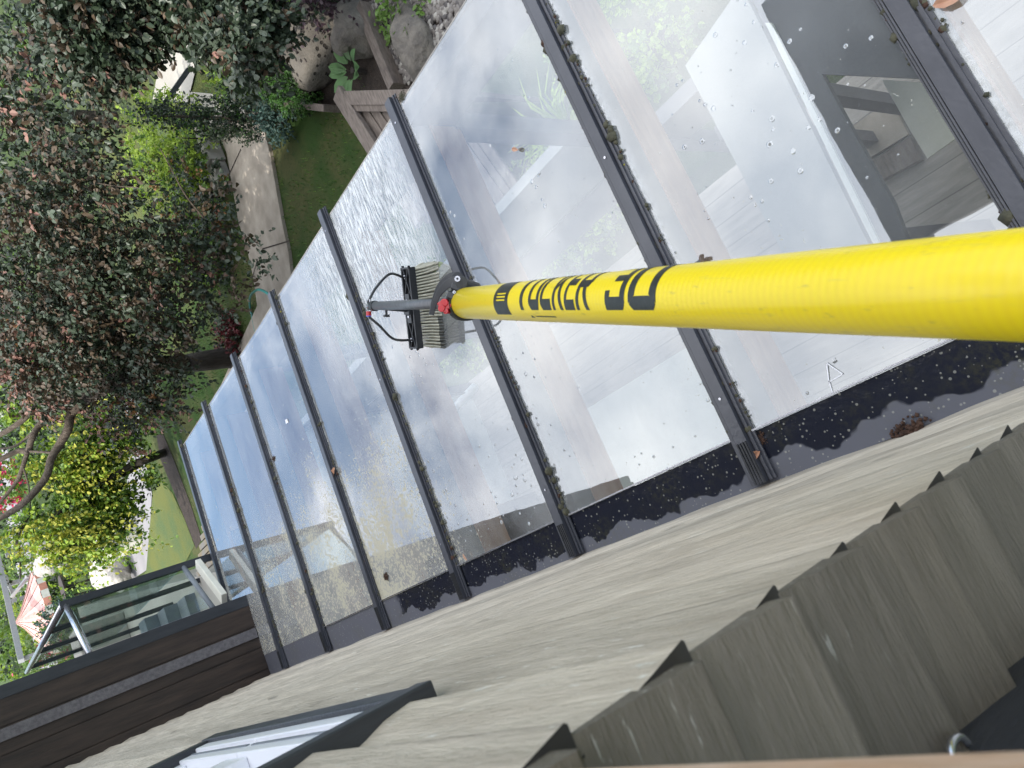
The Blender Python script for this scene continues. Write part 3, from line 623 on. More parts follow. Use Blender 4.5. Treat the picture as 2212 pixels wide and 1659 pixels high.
# ------------------------------------------------------------------ house
hs = empty('house', (-2, 3, 0), 'beige timber clad house with dark stained wing and black trimmed windows', 'house')
E_ = 0.0983
def lap_wall(mb, along, fixed, out, z0, z1, spans, off=0.0, t_bot=0.013, seg=0.12, wob=1.0):
    """lapped boards; along='y' wall faces +x, along='x' wall faces -y. spans(z)->list of (a,b)"""
    k = 0; z = z0 + off
    while z < z1:
        for (a, b_) in spans(z + E_ * 0.5):
            n_ = max(1, int(abs(b_ - a) / seg)); vs = []; fs = []
            for i in range(n_ + 1):
                s_ = lerp(a, b_, i / n_); nz_ = noise.noise(Vector((s_ * 2.1, k * 3.7, fixed * 9))); nz2_ = noise.noise(Vector((s_ * 6.3, k * 5.1, 7)))
                tb_ = t_bot + wob * (0.0022 * nz_ + 0.0010 * nz2_); zz = z + wob * 0.0018 * nz2_
                prof = ((0.0, zz + 0.0005), (tb_ - 0.0015, zz), (tb_, zz + 0.002), (tb_ * 0.72 + wob * 0.0015 * nz2_, zz + E_ * 0.33), (tb_ * 0.38 + wob * 0.0018 * nz_, zz + E_ * 0.66), (0.0015, z + E_ + 0.006))
                for (o_, h_) in prof:
                    vs.append((fixed + o_, s_, h_) if along == 'y' else (s_, fixed - o_, h_))
            P_ = len(prof)
            for i in range(n_):
                for j in range(P_ - 1):
                    q = (i * P_ + j, (i + 1) * P_ + j, (i + 1) * P_ + j + 1, i * P_ + j + 1)
                    fs.append(q if along == 'y' else q[::-1])
            mb.cur = 0; mb.add(vs, fs); mb.cur = 1; mb.add([vs[j] for j in range(P_)] + [vs[n_ * P_ + j] for j in range(P_)], [tuple(range(P_)), tuple(P_ + j for j in range(P_))[::-1]]); mb.cur = 0
        k += 1; z += E_
WIN_Y0, WIN_Y1, WIN_Z0, WIN_Z1 = 0.70, 1.47, 3.765, 4.95
YC = 0.333
def sp1(z): return [(YC - 0.007, WIN_Y0), (WIN_Y1, 4.8)] if WIN_Z0 < z < WIN_Z1 else [(YC - 0.007, 4.8)]
b = MB(); lap_wall(b, 'y', WX - 0.016, 1, 2.5093, 6.1, sp1, -0.014, 0.021, seg=0.06, wob=2.5)
b.build('clapboard_wall', [M['siding'], M['endgrain_shade']], hs)
W2X = -0.288
def sp2(z): return [(-3.0, -1.2), (W2X, WX - 0.003)] if 2.9 < z < 4.9 else [(-3.0, WX - 0.003)]
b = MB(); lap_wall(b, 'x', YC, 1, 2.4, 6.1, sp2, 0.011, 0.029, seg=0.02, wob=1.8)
b.build('clapboard_wall', [M['siding_shade'], M['siding_shade']], hs)
# core of the house behind the boards
b = MB(); b.box((-9, YC + 0.012, 0), (WX - 0.1, 5.5, 6.15)); WC = WX - 0.022
b.box((WX - 0.1, YC + 0.012, 0), (WC, 4.8, WIN_Z0)); b.box((WX - 0.1, YC + 0.012, WIN_Z1), (WC, 4.8, 6.15))
b.box((WX - 0.1, YC + 0.012, WIN_Z0), (WC, WIN_Y0, WIN_Z1)); b.box((WX - 0.1, WIN_Y1, WIN_Z0), (WC, 4.8, WIN_Z1))
b.build('wall_core', M['darkwood'], hs)
b = MB()
for (a, c) in (((-9.6, -1.6, 6.15), (0.26, 12.8, 6.3)),): b.box(a, c)
b.build('roof', M['black'], hs)
b = MB(); b.box((-9.6, -1.65, 6.0), (-0.0, -1.6, 6.3)); b.build('fascia', M['black'], hs)
b = MB(); b.box((0.95, 1.1, 6.16), (3.0, 1.88, 6.22)); blk = b.build('reflection_blocker', M['darkwood'], hs)  # unseen slab added overhead to darken the sky reflection in the near pane
for y in (1.25, 1.7):
    b = MB(); b.box((0.2, y - 0.03, 6.225), (3.0, y + 0.03, 6.28)); b.build('blocker_arm', M['black'], blk)  # arms made up to carry the added slab
# dark wing
def vboards(mb, y, x0, x1, z0, z1, w_=0.14):
    x = x1
    while x > x0:
        mb.box((max(x - w_ + 0.004, x0), y - 0.012, z0), (x, y, z1)); x -= w_
b = MB(); b.box((WX, 4.8, 0), (0.345, 12.5, 6.15)); vboards(b, 4.8, WX - 0.05, 0.345, 2.585, 6.1, 0.13)
b.build('dark_cladding', M['darkwood'], hs)
b = MB(); b.box((0.345, 4.785, 2.56), (0.412, 4.85, 6.1)); b.build('corner_trim', M['black'], hs, bevel=0.003)
b = MB(); b.box((0.345, 4.851, 0), (0.395, 12.5, 6.1)); b.build('wing_front', M['darkwood'], hs)
b = MB(); b.box((0.15, 4.776, 2.6), (0.208, 4.787, 6.1)); b.build('vent_strip', M['steelmesh'], hs)
# window on the clapboard wall
wn = MB(); fw = 0.030
wn.box((WX - 0.1, WIN_Y0 - 0.02, WIN_Z0 - 0.017), (WX + 0.012, WIN_Y0 + fw - 0.02, WIN_Z1 + 0.02))
wf = wn.build('window', M['black'], hs, bevel=0.002)
wn = MB(); wn.box((WX - 0.1, WIN_Y0 + fw - 0.02, WIN_Z0 - 0.016), (WX + 0.010, WIN_Y1 + 0.02, WIN_Z0 + 0.012)); wn.build('sill', M['black'], wf, bevel=0.002)
wn = MB(); wn.box((WX - 0.1, WIN_Y1 - 0.025, WIN_Z0 + 0.012), (WX + 0.008, WIN_Y1 + 0.02, WIN_Z1 + 0.02)); wn.build('frame', M['black'], wf, bevel=0.002)
ym = 1.10
for (ya, yb) in ((WIN_Y0 + 0.03, ym), (ym + 0.002, WIN_Y1 - 0.025)):
    s_ = MB(); xo = WX + 0.004; zb = WIN_Z0 + 0.012
    s_.box((xo - 0.06, ya, zb), (xo, yb, zb + 0.022)); s_.box((xo - 0.06, ya, zb + 0.022), (xo - 0.006, yb, zb + 0.05))
    s_.box((xo - 0.06, ya, zb + 0.05), (xo - 0.012, ya + 0.045, WIN_Z1)); s_.box((xo - 0.06, yb - 0.045, zb + 0.05), (xo - 0.012, yb, WIN_Z1))
    o = s_.build('sash', M['white'], wf, bevel=0.002)
    s_ = MB(); s_.box((xo - 0.045, ya + 0.045, zb + 0.05), (xo - 0.038, yb - 0.045, WIN_Z1)); s_.build('pane', M['white'], wf)
    s_ = MB(); s_.box((xo - 0.0075, ya + 0.01, zb + 0.0275), (xo - 0.0045, yb - 0.01, zb + 0.0325)); s_.build('gasket', M['blue'] if 0 else M['greyblue'], wf)
# open window beside the camera
wn = MB(); wn.box((W2X, YC - 0.070, 2.9), (W2X + 0.050, YC + 0.01, 4.9)); w2 = wn.build('window', M['black'], hs, bevel=0.003); w2['label'] = 'black jamb of the open window at bottom right'
wn = MB(); wn.box((-1.2, YC - 0.01, 2.9), (W2X, YC + 0.008, 4.9)); wn.build('pane', M['plastic'], w2)
# rail of the opened sash
wn = MB(); wn.box((-0.16, -0.55, CAMZ - 0.203), (-0.094, YC - 0.02, CAMZ - 0.15)); so_ = wn.build('open_sash', M['raw'], hs, bevel=0.004)
so_['label'] = 'flaking raw timber rail of the opened window sash'
# catch: small steel hook
c = onY = None
hk = MB(); pts = [Vector((W2X + 0.056, YC - 0.03, CAMZ - 0.49)) + Vector((0.010 * math.sin(a), -0.004, 0.013 * math.cos(a))) for a in [k * PI / 8 for k in range(9)]]
hk.tube(pts, 0.0028, 8); hk.build('window_catch', M['silver'], w2, smooth=True)

# ------------------------------------------------------------------ glass guard beyond the wing
gd = empty('balcony_guard', (0.6, 5.5, 2.6), 'glass balcony guard with silver handrails and black posts beyond dark wall', 'guard rail')
A_ = Vector((0.415, 4.9, 0)); B_ = Vector((0.77, 5.26, 0)); C_ = Vector((0.77, 8.6, 0)); zt, zb_ = CAMZ - 0.66, CAMZ - 1.34
b = MB(); b.tube([A_ + Vector((0, 0, zt)), B_ + Vector((0, 0, zt))], 0.017, 12); b.build('handrail', M['silver'], gd, smooth=True)
b = MB(); b.tube([B_ + Vector((0, 0, zt + 0.012)), C_ + Vector((0, 0, zt + 0.012))], 0.02, 12); b.build('handrail', M['silver'], gd, smooth=True)
b = MB(); b.tube([A_ + Vector((0, 0, zb_)), B_ + Vector((0, 0, zb_))], 0.016, 12); b.build('bottom_rail', M['greyblue'], gd, smooth=True)
b = MB(); b.box((B_.x - 0.022, B_.y - 0.022, 2.35), (B_.x + 0.022, B_.y + 0.022, zt + 0.03)); b.build('post', M['black'], gd)
for k in range(1, 4):
    b = MB(); y = B_.y + k * 1.0; b.box((B_.x - 0.018, y - 0.018, 2.3), (B_.x + 0.018, y + 0.018, zt)); b.build('post', M['black'], gd)
d = (B_ - A_); n_ = Vector((-d.y, d.x, 0)).normalized() * 0.004
b = MB(); b.obox((A_ + B_) / 2 + Vector((0, 0, (zt + zb_) / 2)), d * 0.46, n_, Vector((0, 0, (zt - zb_) / 2 - 0.02))); b.build('glass_panel', M['guardglass'], gd)
b = MB(); b.box((B_.x - 0.004, B_.y + 0.03, zb_), (B_.x + 0.004, C_.y, zt - 0.02)); b.build('glass_panel', M['guardglass'], gd)
b = MB(); b.obox(((A_ + B_) / 2) + Vector((0.0, -0.06, CAMZ - 1.41)), d * 0.42, n_ * 9, Vector((0, 0, 0.018))); b.build('base_ledge', M['cream'], gd, bevel=0.004)
b = MB(); b.obox(((A_ + B_) / 2) + Vector((0.02, -0.03, 2.40)), d * 0.5, n_ * 34, Vector((0, 0, 0.05))); b.build('base_block', M['black'], gd)
b = MB(); TP = [(0.40, 5.15), (0.66, 5.3), (1.72, 12.4), (0.40, 12.4)]; b.add([(x, y, z) for z in (0, 2.42) for x, y in TP], [(4, 5, 6, 7), (0, 1, 5, 4), (1, 2, 6, 5), (2, 3, 7, 6)]); b.box((0.42, 9.4, 2.4201), (1.1, 10.0, 2.9)); tag(b.build('terrace', M['concrete_l'], bevel=0.01), kind='structure')
ps = empty('patio_steps', (0.8, 9, 0), 'grey blue patio steps seen through the balcony glass', 'steps')
for k in range(3):
    b = MB(); b.box((0.42, 6.5 + k * 0.3, 2.4205), (0.72, 6.78 + k * 0.3, 2.5 + k * 0.1)); b.build('step', M['greyblue'], ps)
b = MB()
for k in range(8): b.box((0.80 + k * 0.05, 5.28 + k * .0, 2.40), (0.84 + k * 0.05, 6.3 - k * .1, 2.42))
tag(b.build('slatted_ledge', plain('lichened grey slats', (0.30, 0.29, 0.28), (0.36, 0.27, 0.14), 0.8, 5)), 'grey slatted ledge with orange lichen beyond the farthest glazing bar', 'ledge')

# ------------------------------------------------------------------ pole, neck and brush
P0 = at(2330, 612, 0.43); P1 = at(1002, 655, 1.717)
ax = (P1 - P0).normalized(); PR = 0.0350
pole = empty('cleaning_pole', P1, 'bright yellow telescopic cleaning pole with black lettering reaching over the roof', 'pole')
def pole_obj(mb, name, mat, parent=pole, **k): return mb.build(name, mat, parent, **k)
# local frame
toc = (Vector((0, 0, CAMZ)) - P1); toc = (toc - ax * toc.dot(ax)).normalized()     # towards the camera
upi = ax.cross(toc).normalized()
if upi.dot(at(1000, 600, 1.717) - P1) < 0: upi = -upi                               # towards the top of the picture
PL = (P1 - P0).length + 0.25
def pole_mesh(r, a, b_, n=64, seg=1):
    mb = MB(); mb.tube([(0, 0, lerp(a, b_, i / seg)) for i in range(seg + 1)], r, n); return mb
po = pole_mesh(PR, -PL, 0, 64, 4).build('outer_section', M['yellow'], None, smooth=False)
for p_ in po.data.polygons: p_.use_smooth = len(p_.vertices) == 4
po.matrix_world = Matrix.Translation(P1) @ Matrix((upi, toc, ax)).transposed().to_4x4() if False else Matrix.Translation(P1) @ Matrix(((upi.x, toc.x, ax.x), (upi.y, toc.y, ax.y), (upi.z, toc.z, ax.z))).to_4x4()
bpy.context.view_layer.update()
ml = Matrix(((upi.x, toc.x, ax.x, 0), (upi.y, toc.y, ax.y, 0), (upi.z, toc.z, ax.z, 0), (0, 0, 0, 1)))
po.parent = pole; po.matrix_local = ml
def proj_x(P):
    q = P - Vector((0, 0, CAMZ)); cx_ = RX * q.x + RY * q.y + RZ * q.z
    return cx_[0] / cx_[2] * FOC + 1106
def s_at(px):                       # distance back along the pole where it shows at picture column px
    lo, hi = 0.0, PL - 0.25
    for _ in range(50):
        m_ = (lo + hi) / 2
        if proj_x(P1 - ax * m_ + toc * PR) < px: lo = m_
        else: hi = m_
    return (lo + hi) / 2
# glyph strokes in a unit cell, x along reading direction, y up: quads (x0,y0,x1,y1,thickness) as polygons
def glyph(ch):
    T = 0.24; W = 0.13
    g_ = {
     'T': [[(0, 1 - W), (1, 1 - W), (1, 1), (0, 1)], [(0.38, 0), (0.62, 0), (0.62, 1 - W), (0.38, 1 - W)]],
     'U': [[(0, W), (T, W * 1.6), (T, 1), (0, 1)], [(1 - T, W * 1.6), (1, W), (1, 1), (1 - T, 1)], [(0.0, W), (0.16, 0), (0.84, 0), (1, W), (1 - T, W * 1.6), (T, W * 1.6)]],
     'C': [[(0, W), (T, W * 1.6), (T, 1 - W * 1.6), (0, 1 - W)], [(0, W), (0.16, 0), (1, 0), (1, W * 1.6), (T, W * 1.6)], [(0, 1 - W), (T, 1 - W * 1.6), (1, 1 - W * 1.6), (1, 1), (0.16, 1)]],
     'K': [[(0, 0), (T, 0), (T, 1), (0, 1)], [(T, 0.42), (0.7, 1), (1, 1), (0.5, 0.5), (T, 0.36)], [(0.36, 0.58), (0.58, 0.6), (1, 0), (0.72, 0)]],
     'E': [[(0, 0), (T, 0), (T, 1), (0, 1)], [(T, 0), (1, 0), (1, W * 1.4), (T, W * 1.4)], [(T, 0.43), (0.9, 0.43), (0.9, 0.58), (T, 0.58)], [(T, 1 - W * 1.4), (1, 1 - W * 1.4), (1, 1), (T, 1)]],
     'R': [[(0, 0), (T, 0), (T, 1), (0, 1)], [(T, 0.86), (T, 1), (0.84, 1), (1, 0.9), (0.76, 0.86)], [(0.76, 0.5), (1, 0.46), (1, 0.9), (0.76, 0.86)], [(T, 0.38), (0.84, 0.38), (1, 0.46), (0.76, 0.52), (T, 0.52)], [(0.46, 0.38), (0.72, 0.38), (1, 0), (0.74, 0)]],
     '3': [[(0, 1 - W * 1.4), (0, 1), (0.84, 1), (1, 0.9), (0.76, 1 - W * 1.4)], [(0.76, 0.1), (1, 0.1), (1, 0.9), (0.76, 0.86)], [(0, 0), (0.84, 0), (1, 0.1), (0.76, 0.2), (0, 0.2)], [(0.3, 0.44), (0.76, 0.44), (0.76, 0.56), (0.3, 0.56)], [(0, 0.2), (T, 0.2), (T, 0.3), (0, 0.3)]],
     '0': [[(0, 0.1), (T, 0.2), (T, 0.8), (0, 0.9)], [(1 - T, 0.2), (1, 0.1), (1, 0.9), (1 - T, 0.8)], [(0, 0.1), (0.14, 0), (0.86, 0), (1, 0.1), (1 - T, 0.2), (T, 0.2)], [(0, 0.9), (T, 0.8), (1 - T, 0.8), (1, 0.9), (0.86, 1), (0.14, 1)]],
     '#': [[(0, 0), (1, 0), (1, 0.36), (0, 0.36)], [(0, 0.40), (1, 0.40), (1, 0.44), (0, 0.44)], [(0, 0.48), (1, 0.48), (1, 0.52), (0, 0.52)], [(0, 0.56), (1, 0.56), (1, 1), (0, 1)], [(0.0, 0.36), (0.2, 0.36), (0.2, 0.56), (0.0, 0.56)], [(0.8, 0.36), (1, 0.36), (1, 0.56), (0.8, 0.56)]],
    }
    return g_[ch]
def wrap(mb, poly_, s0, s1, a0, a1, r):
    # clip polygon into thin horizontal strips so that it follows the curve
    ys_ = [p[1] for p in poly_]; lo, hi = min(ys_), max(ys_); n_ = max(1, int((hi - lo) * 26))
    def cut(y):
        xs_ = []
        for i in range(len(poly_)):
            (xa, ya), (xb, yb) = poly_[i], poly_[(i + 1) % len(poly_)]
            if (ya - y) * (yb - y) <= 0 and ya != yb: xs_.append(xa + (xb - xa) * (y - ya) / (yb - ya))
        return (min(xs_), max(xs_)) if xs_ else None
    for i in range(n_):
        ya = lerp(lo, hi, i / n_); yb = lerp(lo, hi, (i + 1) / n_); e = 1e-5
        ca, cb_ = cut(ya + e), cut(yb - e)
        if not ca or not cb_: continue
        vs = []
        for (x, y) in ((ca[0], ya), (ca[1], ya), (cb_[1], yb), (cb_[0], yb)):
            an = lerp(a0, a1, y); s_ = lerp(s0, s1, x)
            vs.append((math.sin(an) * r, math.cos(an) * r, -s_))
        mb.add(vs, [(0, 1, 2, 3)])
RR = PR + 0.0004
A0, A1 = math.radians(-24), math.radians(112)
def letters(name, items):
    tx = MB()
    for ch, xa, xb in items:
        a0_, a1_ = (math.radians(-40), math.radians(80)) if ch == '#' else (A0, A1)
        for pl in glyph(ch): wrap(tx, pl, s_at(xa), s_at(xb), a0_, a1_, RR)
    tx.build(name, M['ink']).parent = po
letters('emblem_block', (('#', 1066, 1096),))
letters('lettering', (('T', 1112, 1139), ('U', 1141, 1163), ('C', 1166, 1188), ('K', 1192, 1214), ('E', 1218, 1239), ('R', 1243, 1270)))
letters('numerals', (('3', 1306, 1348), ('0', 1356, 1416)))
tx = MB()
for k in range(13):
    s0 = lerp(s_at(1146), s_at(1188), k / 13); wrap(tx, [(0, 0), (1, 0), (1, 1), (0, 1)], s0, s0 + (s_at(1188) - s_at(1146)) / 19, math.radians(-47), math.radians(-42), RR)
wrap(tx, [(0, 0), (1, 0), (0.5, 1)], s_at(1133), s_at(1141), math.radians(-50), math.radians(-40), RR)
tx.build('warning_print', M['ink']).parent = po
# clamp at the end of the yellow section
A_ = at
def L3(u, w_, s): return upi * u + toc * w_ + ax * s          # local offset from the pole mouth
def loc_tube(name, pts, r, mat, n=16, parent=pole, smooth=True):
    mb = MB(); mb.tube([P1 + L3(*p) for p in pts], r, n); return mb.build(name, mat, parent, smooth=smooth)
cl = MB()
rads = []; pts = []
for k in range(9):
    pts.append(P1 + ax * (-0.020 + k * 0.008)); rads.append(PR + (0.0055 if k % 2 == 0 else 0.003) - (0.0 if k < 6 else (k - 5) * 0.004))
cl.tube(pts, rads, 40); cl.tube([P1 + ax * 0.04, P1 + ax * 0.075], [PR * 0.85, 0.019], 32)
clo = cl.build('clamp', M['plastic'], pole)
IR = Vector((RX[0], RY[0], RZ[0])); ID = Vector((RX[1], RY[1], RZ[1])); IF = Vector((RX[2], RY[2], RZ[2]))   # right, down and forward as seen
def plate(mb, path, ws, th):
    n_ = len(path); vs = []
    for i, p_ in enumerate(path):
        d = (path[min(i + 1, n_ - 1)] - path[max(i - 1, 0)]).normalized(); sd_ = d.cross(IF).normalized(); f_ = sd_.cross(d).normalized(); hw = ws(i / (n_ - 1))
        vs += [p_ + sd_ * hw - f_ * th, p_ - sd_ * hw - f_ * th, p_ - sd_ * hw + f_ * th, p_ + sd_ * hw + f_ * th]
    mb.add(vs, [(4 * i + j, 4 * i + (j + 1) % 4, 4 * i + 4 + (j + 1) % 4, 4 * i + 4 + j) for i in range(n_ - 1) for j in range(4)] + [(0, 1, 2, 3), tuple(4 * (n_ - 1) + j for j in (3, 2, 1, 0))])
mb = MB()
mb.tube([A_(1030, 626, 1.735), A_(1004, 616, 1.712), A_(990, 606, 1.70)], [0.017, 0.015, 0.013], 14)
mb.obox(A_(986, 621, 1.695), (IR * .94 + ID * .34) * 0.0115, (ID * .94 - IR * .34) * 0.0075, IF * 0.012)
mb.obox(A_(978, 640, 1.695), (IR * .94 + ID * .34) * 0.0125, (ID * .94 - IR * .34) * 0.0080, IF * 0.012)
mb.obox(A_(996, 640, 1.705), (IR * .94 + ID * .34) * 0.012, (ID * .94 - IR * .34) * 0.013, IF * 0.010)
mb.build('clamp_jaw', M['plastic2'], clo, bevel=0.0022)
for dx, dy, dd, nm in ((0, 0, 1.700, 0), (9, 9, 1.684, 1)):
    mb = MB(); path = smooth_path([A_(x + dx * (1 - k / 6), y + dy * (1 - k / 6), dd + 0.004 * k) for k, (x, y) in enumerate(((990, 600), (974, 600), (960, 609), (948, 624), (941, 640), (936, 658), (932, 680)))], 4)
    plate(mb, path, lambda t_: lerp(0.0125, 0.006, min(1, t_ * 1.5)), 0.0028)
    mb.tube([A_(988 + dx, 601 + dy, dd + 0.003), A_(988 + dx, 601 + dy, dd - 0.0035)], 0.0145, 20)
    mb.build('cam_lever', M['plastic2'], clo, bevel=0.0012)
for (x, y, r_) in ((988, 602, 0.0065), (981, 631, 0.0035)):
    mb = MB(); mb.tube([A_(x, y, 1.69), A_(x, y, 1.672)], r_, 18); mb.cur = 1; mb.tube([A_(x, y, 1.672), A_(x, y, 1.6712)], r_ * .45, 6); mb.build('bolt', [M['silver'], M['plastic']], clo)
mb = MB()
for (x, y, r_, l_) in ((963, 654, .0095, .026), (971, 660, .008, .024), (957, 666, .0085, .026), (966, 672, .007, .02)):
    mb.tube([A_(x, y, 1.70 + l_ / 2) + IR * .004, A_(x, y, 1.70 - l_ / 2) - IR * .004], r_, 12)
mb.obox(A_(957, 664, 1.70), (IR * .6 + ID * .8) * 0.014, (ID * .6 - IR * .8) * 0.006, IF * 0.011)
mb.build('adjuster_knob', M['red'], clo, bevel=0.0015)
mb = MB()
for k in range(6):
    a_ = k * 0.006; mb.tube([P1 + ax * (0.006 + a_) + L3(PR * math.sin(t_) * 0.0 , 0, 0) + (toc * math.cos(t_) + upi * math.sin(t_)) * (PR - 0.001 - k * 0.0022) for t_ in [math.radians(-150 + 12 * j) for j in range(12)]], 0.0022, 6)
mb.build('strap_ribs', M['plastic'], clo, smooth=True)
# thin inner section leading to the brush
Q0 = P1 + ax * 0.03; Q0 = at(978, 655, 1.73); Q1 = at(806, 661, 2.38)
mb = MB(); mb.tube([Q0, Q1], 0.0135, 24); nk = mb.build('neck_tube', M['carbon'], pole, smooth=True)
nd = (Q1 - Q0).normalized()
mb = MB(); mb.tube([Q1 - nd * 0.03, Q1 + nd * 0.004], 0.0165, 24)
for s_ in (-1, 1): mb.obox(Q1 + nd * 0.012 + upi * 0.010 * s_, nd * 0.02, toc * 0.012, upi * 0.003)
mb.build('neck_fork', M['plastic'], pole, bevel=0.002)
mb = MB(); c_ = Q1 + nd * 0.012; mb.tube([c_ - upi * 0.02 + toc * 0.006, c_ + upi * 0.022 + toc * 0.006], 0.004, 10); mb.tube([c_ + toc * 0.012, c_ + toc * 0.018], 0.007, 10); mb.build('pivot_bolt', M['silver'], pole)
mb = MB(); mb.tube([c_ - upi * 0.016 + toc * 0.012, c_ - upi * 0.03 + toc * 0.012], 0.0085, 10); mb.build('hose_coupling', M['red'], pole)
mb = MB(); mb.tube([c_ - upi * 0.03 + toc * 0.012, c_ - upi * 0.033 + toc * 0.012], 0.009, 12); mb.build('coupling_ring', M['blue'], pole)
# brush head lying on the glass
br = empty('water_fed_brush', (0.9, 1.95, ZG(0.9)), 'wide black brush head with pale wet bristles scrubbing the glass', 'brush')
BA = onz(883, 577, CAMZ - 1.435); BB = onz(902, 752, CAMZ - 1.435)
bd = (BB - BA); BL = bd.length; bd.normalize(); bup = Vector((0, 0, 1)); bn = bup.cross(bd).normalized()
if bn.dot(Vector((0, -1, 0))) < 0: bn = -bn                    # near side of the bar
mid = (BA + BB) / 2
mb = MB(); HW = 0.026
mb.obox(mid, bd * BL / 2, bn * HW, bup * 0.008)
for s_ in (-1, 1):
    mb.obox(mid + bup * 0.012 + bn * s_ * (HW - 0.003), bd * BL / 2, bn * 0.003, bup * 0.006)
    mb.obox(mid + bup * 0.012 + bd * s_ * (BL / 2 - 0.003), bd * 0.003, bn * HW, bup * 0.006)
    cc = mid + bd * s_ * BL * 0.33 + bup * 0.012                # X ribs
    for q in (-1, 1): 
        v1 = (bd * 0.052 + bn * q * 0.019); mb.obox(cc, v1, v1.cross(bup).normalized() * 0.0018, bup * 0.005)
    cc = mid + bd * s_ * BL * 0.10 + bup * 0.014; mb.obox(cc, bd * 0.022, bn * 0.012, bup * 0.007)
bar = mb.build('brush_block', M['plastic'], br, bevel=0.0012)
for s_ in (-1, 1):
    mb = MB(); cc = mid + bd * s_ * BL * 0.10 + bup * 0.021; mb.tube([cc, cc + bup * 0.003], 0.004, 10); mb.build('screw', M['silver'], bar)
mb = MB()
for w_ in range(8):
    for k in range(27):
        u = (k + 0.5) / 27 - 0.5
        base = mid + bd * (u * BL * 0.97) + bn * ((w_ - 3.5) / 3.5 * (HW - 0.005)) - bup * 0.006
        sp_ = Vector((0, 0, 0)) + bd * (u * 0.030 + random.gauss(0, 0.0015)) + bn * ((w_ - 3.5) / 3.5 * 0.022 + random.gauss(0, 0.0015))
        ln = base.z - ZG(base.x) - 0.001
        tip = base + sp_ - bup * ln; m_ = lerp(base, tip, 0.5) - sp_ * 0.12; m2_ = lerp(base, tip, 0.8)
        mb.cur = 0; mb.tube([base, m_, m2_], [0.0032, 0.0040, 0.0050], 5, False)
        mb.cur = 1 if k > 16 and w_ > 2 else 0; mb.tube([m2_, tip], [0.0050, 0.0056], 5, False)
mb.build('bristles', [M['bristle'], M['bristle_wet']], br, smooth=True)
# gooseneck bar from pivot back to the block
mb = MB(); e0 = Q1 + nd * 0.012; e1 = mid + bup * 0.03
mb.beam(e0, e1, 0.022, 0.008); mb.obox(mid + bup * 0.022, bd * 0.02, bn * 0.016, bup * 0.008); mb.build('gooseneck', M['plastic'], br, bevel=0.002)
mb = MB(); k_ = lerp(e0, e1, 0.4) - upi * 0.02; mb.tube([k_ + upi * 0.01, k_ - upi * 0.004], 0.004, 8); mb.tube([k_ - upi * 0.004, k_ - upi * 0.012], 0.011, 7); mb.build('angle_knob', M['plastic'], br)
for s_, px in ((-1, (830, 592, 2.44, 855, 580, 2.46)), (1, (832, 716, 2.40, 858, 735, 2.44))):
    j = mid + bd * s_ * BL * 0.385 + bup * 0.016
    st_ = c_ + upi * (0.012 if s_ < 0 else -0.034) + toc * 0.012
    m1_ = at(812 if s_ < 0 else 820, 622 if s_ < 0 else 704, 2.40); m2_ = at(842 if s_ < 0 else 850, 592 if s_ < 0 else 732, 2.43)
    mb = MB(); mb.tube(smooth_path([st_, m1_, m2_, j + bup * 0.012, j], 8), 0.0042, 10); mb.build('water_tube', M['plastic'], br, smooth=True)
    mb = MB(); mb.tube([j - bup * 0.008, j + bup * 0.006], 0.006, 10); mb.build('jet_fitting', M['silver'], br)
# water film foam round the brush head: small splash beads
mb = MB()
for k in range(50):
    a = random.uniform(0, 2 * PI); q = BA + Vector((math.cos(a), math.sin(a), 0)) * random.uniform(0.0, 0.035); q.z = 0
    lump(mb, (q.x, q.y, ZG(q.x)), random.uniform(0.0015, 0.004), 6)
mb.build('water_beads', M['guardglass'], br, smooth=True)['kind'] = 'stuff'

# ------------------------------------------------------------------ moss tufts and fallen leaves on the roof
def tuft(name, x, y, z, r, mat, label, cat='moss clump', group='moss clumps on the roof'):
    b = MB()
    for k in range(220):
        q = rv() * random.uniform(0.5, 1.15); b.cur = 0; lump(b, (x + q.x * r, y + q.y * r * 1.4, z + abs(q.z) * r * 0.22 - 0.002), r * random.uniform(0.05, 0.15), 5)
    tag(b.build(name, mat, smooth=True), label, cat, group)
def onroof(px, py, dz=0):
    r = ray(px, py); k = 0.0261; s_ = (2.6 - CAMZ) / (r.z + math.tan(k) * r.x); q = r * s_; return q + Vector((0, 0, CAMZ + dz))
for px, py, r, mk, lab in ((898, 1012, 0.020, 'mossy', 'yellow moss cushion on bar right of the algae speckled pane'), (1970, 938, 0.045, 'mossb', 'brown moss patch on black flashing by the near siding'),
        (1638, 950, 0.022, 'mossb', 'brown moss plug where the bar meets the flashing below pole'), (1612, 985, 0.016, 'mossy', 'yellow moss edge beside the bar end below pole'),
        (835, 1245, 0.024, 'mossb', 'brown moss lump on pane near the flashing'), (975, 1225, 0.014, 'mossy', 'small yellow moss on bar end right of the brown lump'), (592, 990, 0.020, 'mossb', 'round brown snail-like lump on a far glazing bar'), (870, 208, 0.022, 'moss', 'grey moss plug on bar tip beside the timber box')):
    q = onroof(px, py); tuft('moss_clump', q.x, q.y, q.z + (0.004 if q.x > 0.03 else 0.0), r * 0.8, M[mk], lab)
def roofleaf(px, py, ln, lab, h=0.012):
    q = onroof(px, py, h); b = MB(); a = random.uniform(0, 6); leaf(b, q, Vector((math.cos(a), math.sin(a), 0.15)), Vector((0, 0, 1)), ln, ln * 0.45)
    tag(b.build('fallen_leaf', M['deadleaf']), lab, 'leaf', 'fallen leaves on the roof')
